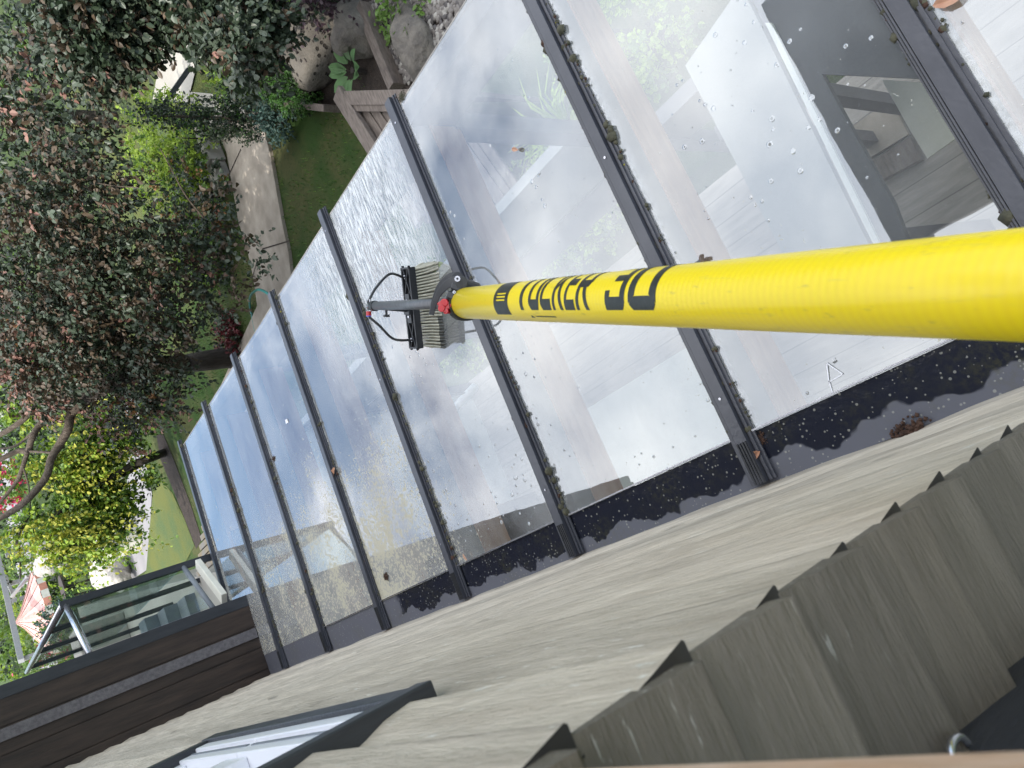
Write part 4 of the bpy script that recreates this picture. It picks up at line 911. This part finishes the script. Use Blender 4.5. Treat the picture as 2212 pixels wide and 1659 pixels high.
for px, py, ln, lab in ((1648, 972, 0.05, 'curled pink brown leaf on the bar end below the pole'), (728, 1008, 0.06, 'brown leaf on a glazing bar beside the blue reflection'), (1015, 1208, 0.03, 'small pink leaf at corner of pane by the flashing'), (2020, 15, 0.05, 'tan seed leaves on the nearest bar at the top edge'), (1112, 322, 0.03, 'small brown leaf on the third bar from the pole')):
    roofleaf(px, py, ln, lab)
q = onroof(624, 912, 0.002); b = MB(); b.add([q, q + Vector((.02, .004, 0)), q + Vector((.024, .03, 0)), q + Vector((.004, .034, 0))], [(0, 1, 2, 3)]); tag(b.build('petal', M['white']), 'single white petal stuck on a blue reflecting pane', 'petal')
q = onroof(1822, 808, 0.002); b = MB()
for (a, c) in (((0, 0), (0.035, 0.02)), ((0.035, 0.02), (-0.002, 0.035)), ((-0.002, 0.035), (0, 0)), ((0.0, 0.034), (-0.03, 0.04))):
    p_, r_ = q + Vector((*a, 0)), q + Vector((*c, 0)); b.beam(p_, r_, 0.0025, 0.001)
tag(b.build('chalk_mark', M['white']), 'small white hand drawn triangle mark on the pane below pole', 'mark')

# ------------------------------------------------------------------ trees and planting
def limb(mb, pts, r0, r1, n=9):
    path = smooth_path(pts, 6); k = len(path); mb.tube(path, [lerp(r0, r1, i / (k - 1)) * (1 + 0.06 * noise.noise(path[i] * 5)) for i in range(k)], n)
def A(px, py, d): return at(px, py, d)
def blob(px, py, d, rp, fl=0.8, deep=1.15):
    r = rp * (0.78 if d < 7.1 else 0.92) * d / FOC; return (A(px, py, d), (r * deep, r * deep, r * fl))
tr_ = empty('copper_tree', (*onz(510, 770)[:2], 0), 'large bronze leaved tree overhanging the lawn with a single dark trunk', 'tree')
b = MB(); T0 = onz(512, 770, 0)
limb(b, [T0 + Vector((0, 0, -0.1)), T0 + Vector((0.02, 0.02, 0.5)), A(400, 785, (RX * T0.x + RY * T0.y + RZ * (T0.z - CAMZ))[2] * 0.97), A(300, 800, 9.2), A(180, 860, 9.0)], 0.155, 0.09, 12)
b.tube([T0 + Vector((0, 0, -0.05)), T0 + Vector((0, 0, 0.15))], [0.21, 0.155], 12)
tkn = b.build('trunk', M['darkbark'], tr_, smooth=True)
for pts, r0, r1 in (([A(330, 795, 9.3), A(240, 700, 8.8), A(160, 560, 8.2), A(60, 420, 7.7)], 0.05, 0.012), ([A(300, 800, 9.2), A(230, 650, 8.4), A(130, 450, 7.6), A(90, 220, 6.8)], 0.04, 0.010),
                    ([A(200, 845, 9.0), A(139, 867, 9.2), A(109, 887, 9.2), A(65, 891, 9.2), A(50, 907, 9.2), A(0, 939, 9.2), A(-60, 960, 9.3)], 0.05, 0.03),
                    ([A(115, 885, 9.15), A(111, 895, 9.1), A(85, 919, 9.1), A(69, 947, 9.0), A(60, 974, 9.0), A(40, 974, 9.0), A(0, 992, 8.9), A(-50, 1010, 8.9)], 0.045, 0.028),
                    ([A(175, 870, 9.1), A(153, 897, 9.1), A(147, 927, 9.0), A(129, 960, 9.0), A(111, 990, 8.9), A(103, 1022, 8.9), A(89, 1046, 8.9), A(65, 1073, 8.8), A(38, 1097, 8.8), A(-10, 1125, 8.8)], 0.055, 0.036),
                    ([A(112, 978, 8.95), A(85, 976, 8.95), A(62, 975, 8.95)], 0.016, 0.014),
                    ([A(60, 975, 8.95), A(46, 1018, 8.9), A(36, 1040, 8.9), A(0, 1085, 8.8), A(-30, 1110, 8.8)], 0.028, 0.016),
                    ([A(50, 1010, 8.9), A(62, 1050, 8.9), A(66, 1100, 8.9)], 0.012, 0.006), ([A(85, 919, 9.1), A(40, 960, 9.1), A(0, 970, 9.1)], 0.018, 0.012),
                    ([A(440, 470, 7.6), A(400, 420, 7.3), A(360, 345, 6.9), A(345, 320, 6.8)], 0.010, 0.004), ([A(300, 405, 6.6), A(250, 402, 6.6), A(210, 395, 6.6)], 0.006, 0.004)):
    b = MB(); limb(b, pts, r0, r1, 8); b.build('limb', M['bark'], tr_, smooth=True)
blobs = [blob(*q) for q in [
    # px, py, depth, radius px
    (60, 60, 6.2, 130), (200, 40, 5.8, 120), (110, 210, 6.4, 150), (180, 150, 6.2, 95), (60, 380, 7.0, 160), (140, 330, 7.0, 120), (60, 560, 7.8, 160), (190, 500, 7.6, 130), (300, 520, 7.6, 85),
    (100, 720, 8.6, 150), (220, 650, 8.4, 150), (330, 600, 8.2, 110), (420, 500, 8.0, 75), (330, 730, 8.9, 95), (240, 800, 9.2, 110), (130, 830, 9.4, 70), (40, 820, 9.2, 70), (350, 850, 9.4, 70), (300, 900, 9.4, 45),
    (450, 35, 5.6, 70), (520, 95, 5.4, 50), (530, 30, 5.6, 60), (350, 10, 5.8, 70), (490, 450, 7.2, 42), (520, 560, 7.8, 45), (470, 620, 8.2, 60), (400, 660, 8.4, 60),
    (545, 170, 5.6, 30), (570, 60, 5.6, 40), (420, 400, 7.0, 35), (185, 390, 6.8, 90), (560, 545, 7.6, 16), (380, 560, 8.0, 80)]]
b = MB(); near = [q for q in blobs if (q[0] - Vector((0, 0, CAMZ))).length < 7.4]; rest = [q for q in blobs if q not in near]
foliage(b, near, 2300, 12, 0.058, {0: 6, 1: 6, 2: 2.2, 3: 0.12}, 0.19, 0.25)
foliage(b, rest, 2700, 12, 0.058, {0: 4, 1: 4, 2: 5, 3: 0.4}, 0.24, 0.25)
b.build('crown', [L['gg'], L['dg'], L['br'], L['pk'], L['og']], tr_, smooth=True)
pk = [blob(*q) for q in [(40, 800, 8.8, 60), (90, 850, 9.0, 55), (20, 740, 8.6, 60), (150, 790, 9.0, 60), (320, 880, 9.2, 40), (10, 180, 6.0, 20), (15, 250, 6.0, 22), (230, 910, 9.2, 35), (270, 960, 9.3, 30)]]
b = MB(); foliage(b, pk, 420, 9, 0.055, {0: 2, 1: 1, 2: 2, 3: 4, 4: 1.2}, 0.2, 0.2)
b.build('crown_tips', [L['gg'], L['dg'], L['br'], L['pk'], L['og']], tr_)

# darker trees standing behind the copper tree
def small_tree(name, base, crown, trunk_r, ntw, size, wts, mats, label, group=None, limbs=(), droop=0.2, twig=0.25, cat='tree', bark='darkbark'):
    root = empty(name, (base[0], base[1], 0), label, cat, group)
    b = MB(); c = Vector(crown[0][0]); limb(b, [Vector((base[0], base[1], -0.1)), lerp(Vector((*base[:2], 0)), c, 0.45) + Vector((0.05, 0.05, 0)), c], trunk_r, trunk_r * 0.4, 9)
    for (q, r) in crown[1:5]: limb(b, [lerp(Vector((*base[:2], 0)), c, 0.5), lerp(c, Vector(q), 0.5), Vector(q)], trunk_r * 0.5, trunk_r * 0.15, 7)
    b.build('trunk', M[bark], root, smooth=True)
    b = MB(); foliage(b, crown, ntw, 10, size, wts, twig, droop); b.build('crown', mats, root)
    return root
G3 = [L['mg'], L['dg'], L['lm'], L['wt'], L['yl']]
small_tree('garden_tree', (9.5, 11.5), [((9.6, 11.5, 3.0), (1.6, 1.6, 1.5)), ((8.8, 10.4, 1.9), (1.2, 1.2, 1.1)), ((10.4, 10.2, 2.2), (1.4, 1.4, 1.2)), ((9.0, 12.8, 3.0), (1.4, 1.4, 1.3))], 0.12, 1000, 0.08, {0: 0.6, 1: 5}, G3, 'dark green tree in shade behind the copper tree', 'trees behind the copper tree')
small_tree('garden_tree', (8.6, 17.5), [((8.6, 17.5, 2.5), (1.9, 1.9, 1.7)), ((10.6, 18.5, 2.2), (2, 2, 1.6)), ((7.2, 18.5, 1.6), (1.3, 1.3, 1.1))], 0.14, 900, 0.1, {0: 2, 1: 4}, G3, 'mid green tree beyond the lawn behind the copper tree', 'trees behind the copper tree')
small_tree('garden_tree', (11.5, 7.5), [((11.4, 7.5, 1.9), (1.7, 1.7, 1.6)), ((10.5, 6.2, 1.0), (1.4, 1.4, 1.0))], 0.12, 800, 0.08, {0: 0.6, 1: 5}, G3, 'dark leafy tree at top left corner behind copper foliage', 'trees behind the copper tree')
# sunny tree with yellow racemes
base = onz(350, 978)
lab = empty('laburnum_tree', (base.x, base.y, 0), 'sunlit green tree hung with yellow blossom in front of the drive', 'tree')
b = MB()
limb(b, [base + Vector((0, 0, -0.1)), A(318, 992, 13.6), A(284, 1005, 13.4), A(222, 1041, 13.1), A(170, 1075, 12.9), A(110, 1120, 12.7)], 0.085, 0.03); limb(b, [A(318, 992, 13.6), A(275, 1022, 13.5), A(222, 1050, 13.4), A(200, 1110, 13.2), A(180, 1180, 13)], 0.05, 0.02)
limb(b, [A(230, 1036, 13.1), A(190, 990, 12.9), A(120, 960, 12.6)], 0.035, 0.015); limb(b, [A(66, 1105, 12.6), A(36, 1170, 12.5), A(42, 1180, 12.5), A(44, 1250, 12.5)], 0.022, 0.012); b.build('trunk', M['darkbark'], lab, smooth=True)
gb = [blob(*q) for q in [(190, 930, 13.2, 32), (230, 955, 13.4, 38), (290, 935, 13.5, 26), (200, 990, 13.2, 36), (262, 950, 13.3, 30), (305, 1012, 13.5, 20), (312, 1050, 13.6, 16), (235, 1085, 13.3, 34), (190, 1055, 13.1, 36), (272, 1095, 13.4, 26), (210, 1120, 13.2, 36), (150, 1100, 12.9, 28), (245, 1150, 13.3, 26), (285, 1150, 13.4, 15), (205, 1180, 13, 26), (130, 1060, 12.8, 30),
    (100, 1000, 12.6, 26), (60, 990, 12.5, 24), (30, 870, 12.3, 36), (60, 1130, 12.6, 26), (130, 1195, 12.7, 28), (20, 1040, 12.4, 24), (265, 1190, 13.4, 15), (180, 1030, 13, 30), (296, 890, 13.6, 26)]]
b = MB(); foliage(b, gb, 1250, 10, 0.08, {0: 5, 1: 1.6, 2: 4, 3: 0.12}, 0.22, 0.5); b.build('crown', G3, lab, smooth=True)
yb = [blob(*q) for q in [(40, 905, 12.3, 20), (110, 935, 12.4, 22), (100, 985, 12.5, 18), (90, 1030, 12.5, 30), (135, 1010, 12.6, 26), (150, 1055, 12.6, 22), (162, 1095, 12.6, 16), (55, 1020, 12.4, 20), (120, 1160, 12.5, 34), (185, 1185, 12.6, 24), (60, 1160, 12.4, 28), (18, 1175, 12.4, 26), (145, 1228, 12.5, 24), (105, 1235, 12.5, 18), (160, 1262, 12.5, 12), (90, 1195, 12.4, 24), (30, 1210, 12.4, 18)]]
b = MB(); foliage(b, yb, 250, 18, 0.07, {4: 6, 2: 4, 0: 2}, 0.42, 1.4); b.build('blossom', G3, lab, smooth=True)

# lime shrub, juniper, clipped balls, hosta, purple maple and bed plants
def shrub(name, pb_, h, r, n, size, wts, mats, label, cat='shrub', group=None, tw=0.12, extra=(), droop=0.0):
    bl_ = [((pb_.x, pb_.y, h * 0.5), (r, r, h * 0.5))] + list(extra)
    return bush(name, bl_, n, 10, size, wts, mats, label, cat, group, tw, droop, stemr=0.018)
p = onz(455, 300)
shrub('lime_shrub', p, 1.05, 0.62, 520, 0.05, {0: 1.2, 2: 4}, [L['mg'], L['dg'], L['lm']], 'bright lime green shrub glowing beside the concrete path', extra=[((p.x + 0.1, p.y + 0.9, 0.45), (0.6, 0.6, 0.42)), ((p.x - 0.2, p.y + 0.3, 0.3), (0.5, 0.5, 0.3))])
p = onz(480, 430)
shrub('dark_shrub', p, 0.7, 0.7, 420, 0.05, {0: 1, 1: 3, 3: 0.6}, [L['mg'], L['dg'], L['lm'], L['og']], 'dark mixed shrub in the raised bed left of the lime shrub', extra=[((p.x + 0.6, p.y + 0.7, 0.4), (0.6, 0.6, 0.35))])
p = onz(470, 540)
shrub('fern_shrub', p, 0.55, 0.5, 300, 0.06, {0: 3, 1: 1, 2: 0.6}, [L['mg'], L['dg'], L['lm']], 'feathery green shrub at the bed end nearest the trunk')
p = onz(592, 262); ju = empty('juniper', (p.x, p.y, 0), 'narrow dark juniper standing in front of the path', 'conifer')
b = MB(); foliage(b, [((p.x, p.y, 0.25), (0.22, 0.22, 0.25)), ((p.x, p.y, 0.6), (0.2, 0.2, 0.3)), ((p.x, p.y, 1.0), (0.15, 0.15, 0.3)), ((p.x, p.y, 1.3), (0.09, 0.09, 0.22))], 420, 9, 0.035, {0: 6, 1: 0.6}, 0.12, -1.2); b.build('foliage', [L['dg'], L['bx'], L['bl']], ju)
b = MB(); b.tube([(p.x, p.y, 0), (p.x, p.y, 1.3)], [0.04, 0.01], 7); b.build('trunk', M['bark'], ju)
p = onz(622, 255); shrub('blue_shrub', p, 0.3, 0.22, 130, 0.035, {0: 1}, [L['bl']], 'low blue green shrub at the foot of the juniper')
for px, py, r, lab_ in ((640, 196, 0.20, 'smaller of two clipped green ball shrubs by the timber edging'), (683, 196, 0.27, 'larger of two clipped green ball shrubs by the timber edging')):
    p = onz(px, py); shrub('ball_shrub', p, r * 1.8, r, 380, 0.025, {0: 4, 1: 1}, [L['bx'], L['dg']], lab_, group='clipped ball shrubs', tw=0.05)
p = onz(790, 155); hb = empty('hosta', (p.x, p.y, 0), 'broad leaved hosta behind the timber box', 'plant')
b = MB()
for k in range(11):
    a = k * 0.6 + random.uniform(-.2, .2); d = Vector((math.cos(a), math.sin(a), 0.5)); leaf(b, Vector((p.x, p.y, 0.12)) + d * 0.08, d, Vector((0, 0, 1)), random.uniform(0.18, 0.25), random.uniform(0.10, 0.13))
b.build('leaves', [L['ho']], hb); b = MB(); b.tube([(p.x, p.y, 0), (p.x, p.y, 0.15)], 0.03, 7); b.build('stem', M['darkbark'], hb)
p = onz(725, 5); shrub('purple_maple', p, 0.9, 0.36, 330, 0.05, {0: 5, 1: 1}, [L['pu'], L['dg']], 'dark purple leaved maple drooping over the pitted boulder', extra=[((p.x - 0.1, p.y - 0.5, 0.6), (0.5, 0.4, 0.3))], tw=0.2, droop=0.5)
p = onz(560, 130); shrub('bed_plant', p, 0.5, 0.45, 300, 0.05, {0: 1, 1: 3}, [L['mg'], L['dg']], 'dark foliage plant beside the pitted boulder', extra=[((p.x - 0.2, p.y - 0.9, 0.3), (0.5, 0.6, 0.3))])
p = onz(520, 150); shrub('lime_ground_plant', p, 0.25, 0.5, 300, 0.04, {0: 3, 1: 3}, [L['mg'], L['lm']], 'low bright green plant under the copper leaves by the handrail')
p = onz(508, 735); shrub('red_plant', Vector((p.x + 0.1, p.y, 0)), 0.14, 0.3, 160, 0.05, {0: 3, 1: 1}, [L['rd'], L['dg']], 'dark red leaved plant ringing the trunk foot')
p = onz(880, 20); shrub('weed_plant', p, 0.12, 0.3, 90, 0.05, {0: 3}, [L['mg']], 'small green weeds growing in the gravel strip', 'weed')
p = onz(690, 420)
# grass blades on the near lawns
gb_ = MB()
for k in range(9000):
    x = random.uniform(2.3, 5.4); y = random.uniform(4.9, 12.5)
    if x > 4.9 and y < 7: continue
    xm = 4.3 + (y - 7) * 0.02
    a = random.uniform(0, 6.28); h = random.uniform(0.02, 0.05); d = Vector((math.cos(a), math.sin(a), 0)); gb_.cur = random.choice((0, 0, 1))
    q = Vector((x, y, -0.01)); gb_.add([q - d * 0.006, q + d * 0.006, q + Vector((d.y * 0.02, -d.x * 0.02, h))], [(0, 1, 2)])
go = gb_.build('grass', [L['bx'], L['mg']]); tag(go, 'short rough grass on the shaded lawn', 'grass', None, 'stuff')
# hedge line shading the lawn beyond, far shrubs
p = onz(350, 960)
# handrail by the steps
hr = empty('handrail', (*onz(440, 248)[:2], 0), 'short black post with a sloping rail beside the upper path', 'handrail')
q = onz(446, 248); b = MB(); b.beam(q, q + Vector((0, 0, 0.85)), 0.11, 0.11, Vector((1, 0, 0))); b.build('post', M['black'], hr)
q2 = onz(432, 152); b = MB(); b.beam(q + Vector((0, 0, 0.62)), q2 + Vector((0, 0, 0.15)), 0.05, 0.06); b.build('rail', M['black'], hr)
# garden hose
b = MB(); hp = [onz(x, y, 0.03) for x, y in ((600, 650), (585, 640))]
b.tube(smooth_path([A(592, 648, 7.4), A(575, 632, 7.6), A(556, 626, 8.0), onz(541, 640, 0.25), onz(540, 662, 0.03), onz(546, 690, 0.02), onz(553, 722, 0.02)], 8), 0.014, 8)
tag(b.build('garden_hose', M['navy'], smooth=True), 'teal garden hose arching across the lawn past the roof edge', 'hose')
# edging bricks
for k, (x, y) in enumerate(((478, 455), (474, 480), (468, 500), (462, 512))):
    q = onz(x, y); b = MB(); b.obox((q.x, q.y, 0.03), Vector((.09, .05, 0)), Vector((-.03, .06, 0)), Vector((0, 0, .04))); tag(b.build('edging_brick', plain('brick', (0.36, 0.16, 0.11), None, 0.8), bevel=0.005), ('terracotta edging brick nearest the lime shrub', 'terracotta edging brick next to the one nearest the lime shrub', 'third terracotta edging brick counting from the lime shrub', 'terracotta edging brick nearest the tree trunk')[k], 'brick', 'terracotta edging bricks')

# ------------------------------------------------------------------ far garden
# dark hedge mass whose shade falls on the lawn's end
far = [((onz(300, 900)), 'far green shrub on the lawn edge behind the copper tree')]
for i, (x, y, h, r, lab_, w_) in enumerate(((6.8, 16.2, 1.3, 0.9, 'rounded shrub at the far end of the shaded lawn', 0), (8.6, 21.5, 2.2, 1.6, 'tall green shrub beyond the grey drive', 0), (10.5, 25, 2.6, 2.0, 'broad sunny shrub left of the laburnum beyond the drive', 1), (13, 29, 3, 2.3, 'large bushy shrub near the road', 1), (5.4, 33, 2.6, 2.0, 'bushy green shrub right of the umbrella', 1), (2.0, 33, 3.2, 2.2, 'leafy shrub behind the umbrella', 1), (-0.8, 36, 3.4, 2.4, 'tall shrub at the left picture edge behind pergola', 1), (8.5, 37, 3, 2.4, 'green shrub by the road centre', 1), (17, 33, 3.4, 2.6, 'spreading shrub by the road bend', 1))):
    shrub('far_shrub', Vector((x, y, 0)), h, r, 260, 0.13, {0: 3, 1: 1 if w_ else 4, 2: 1.5 if w_ else 0}, GR, lab_, group='shrubs beyond the drive', tw=0.3)
bush('pink_rhododendron', [((9.4, 31, 1.4), (1.0, 1.0, 1.0))], 220, 10, 0.12, {0: 2, 1: 3}, [L['mg'], L['mag']], 'vivid pink flowering bush at the left picture edge', 'bush', None, 0.2)
bush('pink_bush', [((2.4, 29, 1.2), (1.0, 1.0, 0.9))], 160, 10, 0.1, {0: 4, 1: 0.8}, [L['mg'], L['mag']], 'green bush with few pink flowers left of the pergola', 'bush', None, 0.2)
for k, (px, py, d, s_) in enumerate(((236, 1216, 19, 0.5), (246, 1232, 18.4, 0.42), (228, 1240, 19, 0.4), (258, 1252, 18, 0.3), (110, 1190, 24, 0.5), (128, 1200, 23, 0.4), (100, 1215, 24, 0.45))):
    q = A(px, py, d); rock('garden_rock', (q.x, q.y, q.z * 0 + max(q.z, 0.1)) if q.z > 0 else (onz(px, py)[0], onz(px, py)[1], 0.2), (s_, s_ * .9, s_ * .8), ('grey upright rock beside the drive past the black post', 'grey rock in front of the upright one by the drive', 'grey rock left of the upright rock by the drive', 'low flat rock right of the upright rock', 'pale rock in the far rockery below yellow blossom', 'rounded rock in the far rockery', 'leftmost rock in the far rockery')[k], M['palestone'], 20 + k * 3, 'rocks beyond the drive', 'rock')
# white planter
q = onz(232, 1262); q = Vector((3.75, 19.0, 0)); pn = empty('stone_planter', (q.x, q.y, 0), 'white stone planter with a dark round opening near the drive', 'planter')
b = MB(); rr = [(0, .30), (.55, .34), (.6, .42), (.78, .42), (.8, .36), (.8, .16), (.72, .14)]
b.tube([(q.x, q.y, z) for z, r in rr], [r for z, r in rr], 20); b.build('body', M['cream'], pn, smooth=False)
b = MB(); b.tube([(q.x, q.y, .70), (q.x, q.y, .812)], [.14, .15], 16); b.build('opening', M['plastic'], pn)
# patio umbrella
ua = A(34, 1345, 25); um = empty('patio_umbrella', (ua.x, ua.y, 0), 'pink and white striped patio umbrella with a scalloped valance', 'umbrella')
n_ = 32; R1 = 1.45; zt_ = ua.z; zr = ua.z - 0.75
pkm = plain('faded pink canvas', (0.72, 0.38, 0.34), None, 0.8); lpm = plain('pale pink canvas', (0.80, 0.50, 0.46), None, 0.8); org = plain('orange canvas', (0.62, 0.27, 0.19), None, 0.8)
b = MB()
for k in range(n_):
    a0_, a1_ = 2 * PI * k / n_, 2 * PI * (k + 1) / n_; b.cur = 0 if k % 2 else 1
    pts = []
    for rr_, zz_ in ((0.02, zt_), (0.28, zt_ - 0.20), (R1 * .6, lerp(zt_, zr, .66)), (R1, zr)):
        for a in (a0_, a1_): pts.append((ua.x + math.cos(a) * rr_, ua.y + math.sin(a) * rr_, zz_ + (0.02 if k % 2 else 0)))
    b.add(pts, [(0, 1, 3, 2), (2, 3, 5, 4), (4, 5, 7, 6)])
cn = b.build('canopy', [pkm, lpm], um)
b = MB()
for k in range(n_):
    a0_, a1_ = 2 * PI * k / n_, 2 * PI * (k + 1) / n_; b.cur = k % 2
    b.add([(ua.x + math.cos(a) * R1 * s_, ua.y + math.sin(a) * R1 * s_, z) for a, s_, z in ((a0_, 1.0, zr), (a1_, 1.0, zr), (a1_, 1.02, zr - .22), (a0_, 1.02, zr - .22))], [(0, 1, 2, 3)])
b.build('valance', [org, M['cream']], cn)
b = MB(); b.tube([(ua.x, ua.y, 0), (ua.x, ua.y, zt_ + 0.08)], 0.03, 8); b.build('pole', M['palewood'], um)
# pergola
pg = empty('pergola', (ua.x, ua.y + 2.0, 0), 'bleached grey timber pergola with posts and braces around the umbrella', 'pergola')
for (x0, y0, x1, y1, d0, d1, wd) in ((-10, 1180, 46, 1428, 27, 23, 0.16), (0, 1215, 30, 1290, 27, 26, 0.1), (60, 1245, 25, 1290, 25.5, 25.5, 0.08)):
    b = MB(); b.beam(A(x0, y0, d0), A(x1, y1, d1), wd, wd); b.build('beam', M['palewood'], pg)
for (px, py, d_) in ((20, 1262, 26.5), (27, 1278, 27.5), (22, 1300, 26.8), (12, 1200, 27.0), (46, 1425, 23.2)):
    q = A(px, py, d_); b = MB(); b.beam((q.x, q.y, 0), (q.x, q.y, q.z), 0.14, 0.14, Vector((1, 0, 0))); b.build('post', M['palewood'], pg)
# brown barrel table under the pergola
q = A(100, 1285, 22.5); q.z = 0; tbm = empty('garden_table', (q.x, q.y, 0), 'small dark brown garden table with bright things near the umbrella', 'table')
b = MB(); b.tube([(q.x, q.y, .68), (q.x, q.y, .73)], .45, 16); b.build('table_top', M['darkwood'], tbm)
for k in range(4):
    a = k * PI / 2; b = MB(); b.tube([(q.x + math.cos(a) * .3, q.y + math.sin(a) * .3, 0), (q.x + math.cos(a) * .25, q.y + math.sin(a) * .25, .68)], .03, 6); b.build('leg', M['darkwood'], tbm)
# blue conifer near the umbrella and low walls
p = Vector((q.x - 1.1, q.y - 1.0, 0)); bush('blue_conifer', [((p.x, p.y, 0.8), (0.7, 0.7, 0.8))], 300, 10, 0.08, {0: 3, 1: 1}, [L['bl'], L['mg']], 'blue green conifer beside the striped umbrella', 'conifer', None, 0.25)
b = MB(); b.box((0.42, 16.5, 0), (1.25, 27, 1.0)); tag(b.build('patio_wall', M['cream'], bevel=0.02), 'pale low patio wall running behind the black corner trim', 'wall')
ct = empty('garden_steps', (0.2, 28.5, 0), 'stack of pale concrete steps at the far left edge', 'steps')
for k in range(5):
    b = MB(); b.box((-0.6, 27.3 + k * 0.32, 0), (1.2, 27.6 + k * 0.32, 0.5 + 0.2 * k)); b.build('step', M['concrete_l'], ct)
# treeline closing the view for other viewpoints
for k in range(14):
    a = -0.45 + k * 0.13; x, y = math.sin(a) * 62, math.cos(a) * 62
    small_tree('far_tree', (x, y), [((x, y, 4.5), (4.2, 4.2, 3.6)), ((x + 2, y - 2, 2.8), (3, 3, 2.6))], 0.25, 130, 0.5, {0: 3, 1: 3, 2: 1}, GR, ('far green tree closing the view beyond the road, number %d from the left' % (k + 1)) if 0 else 'far green tree closing the view beyond the road', 'far trees beyond the road', twig=0.8)
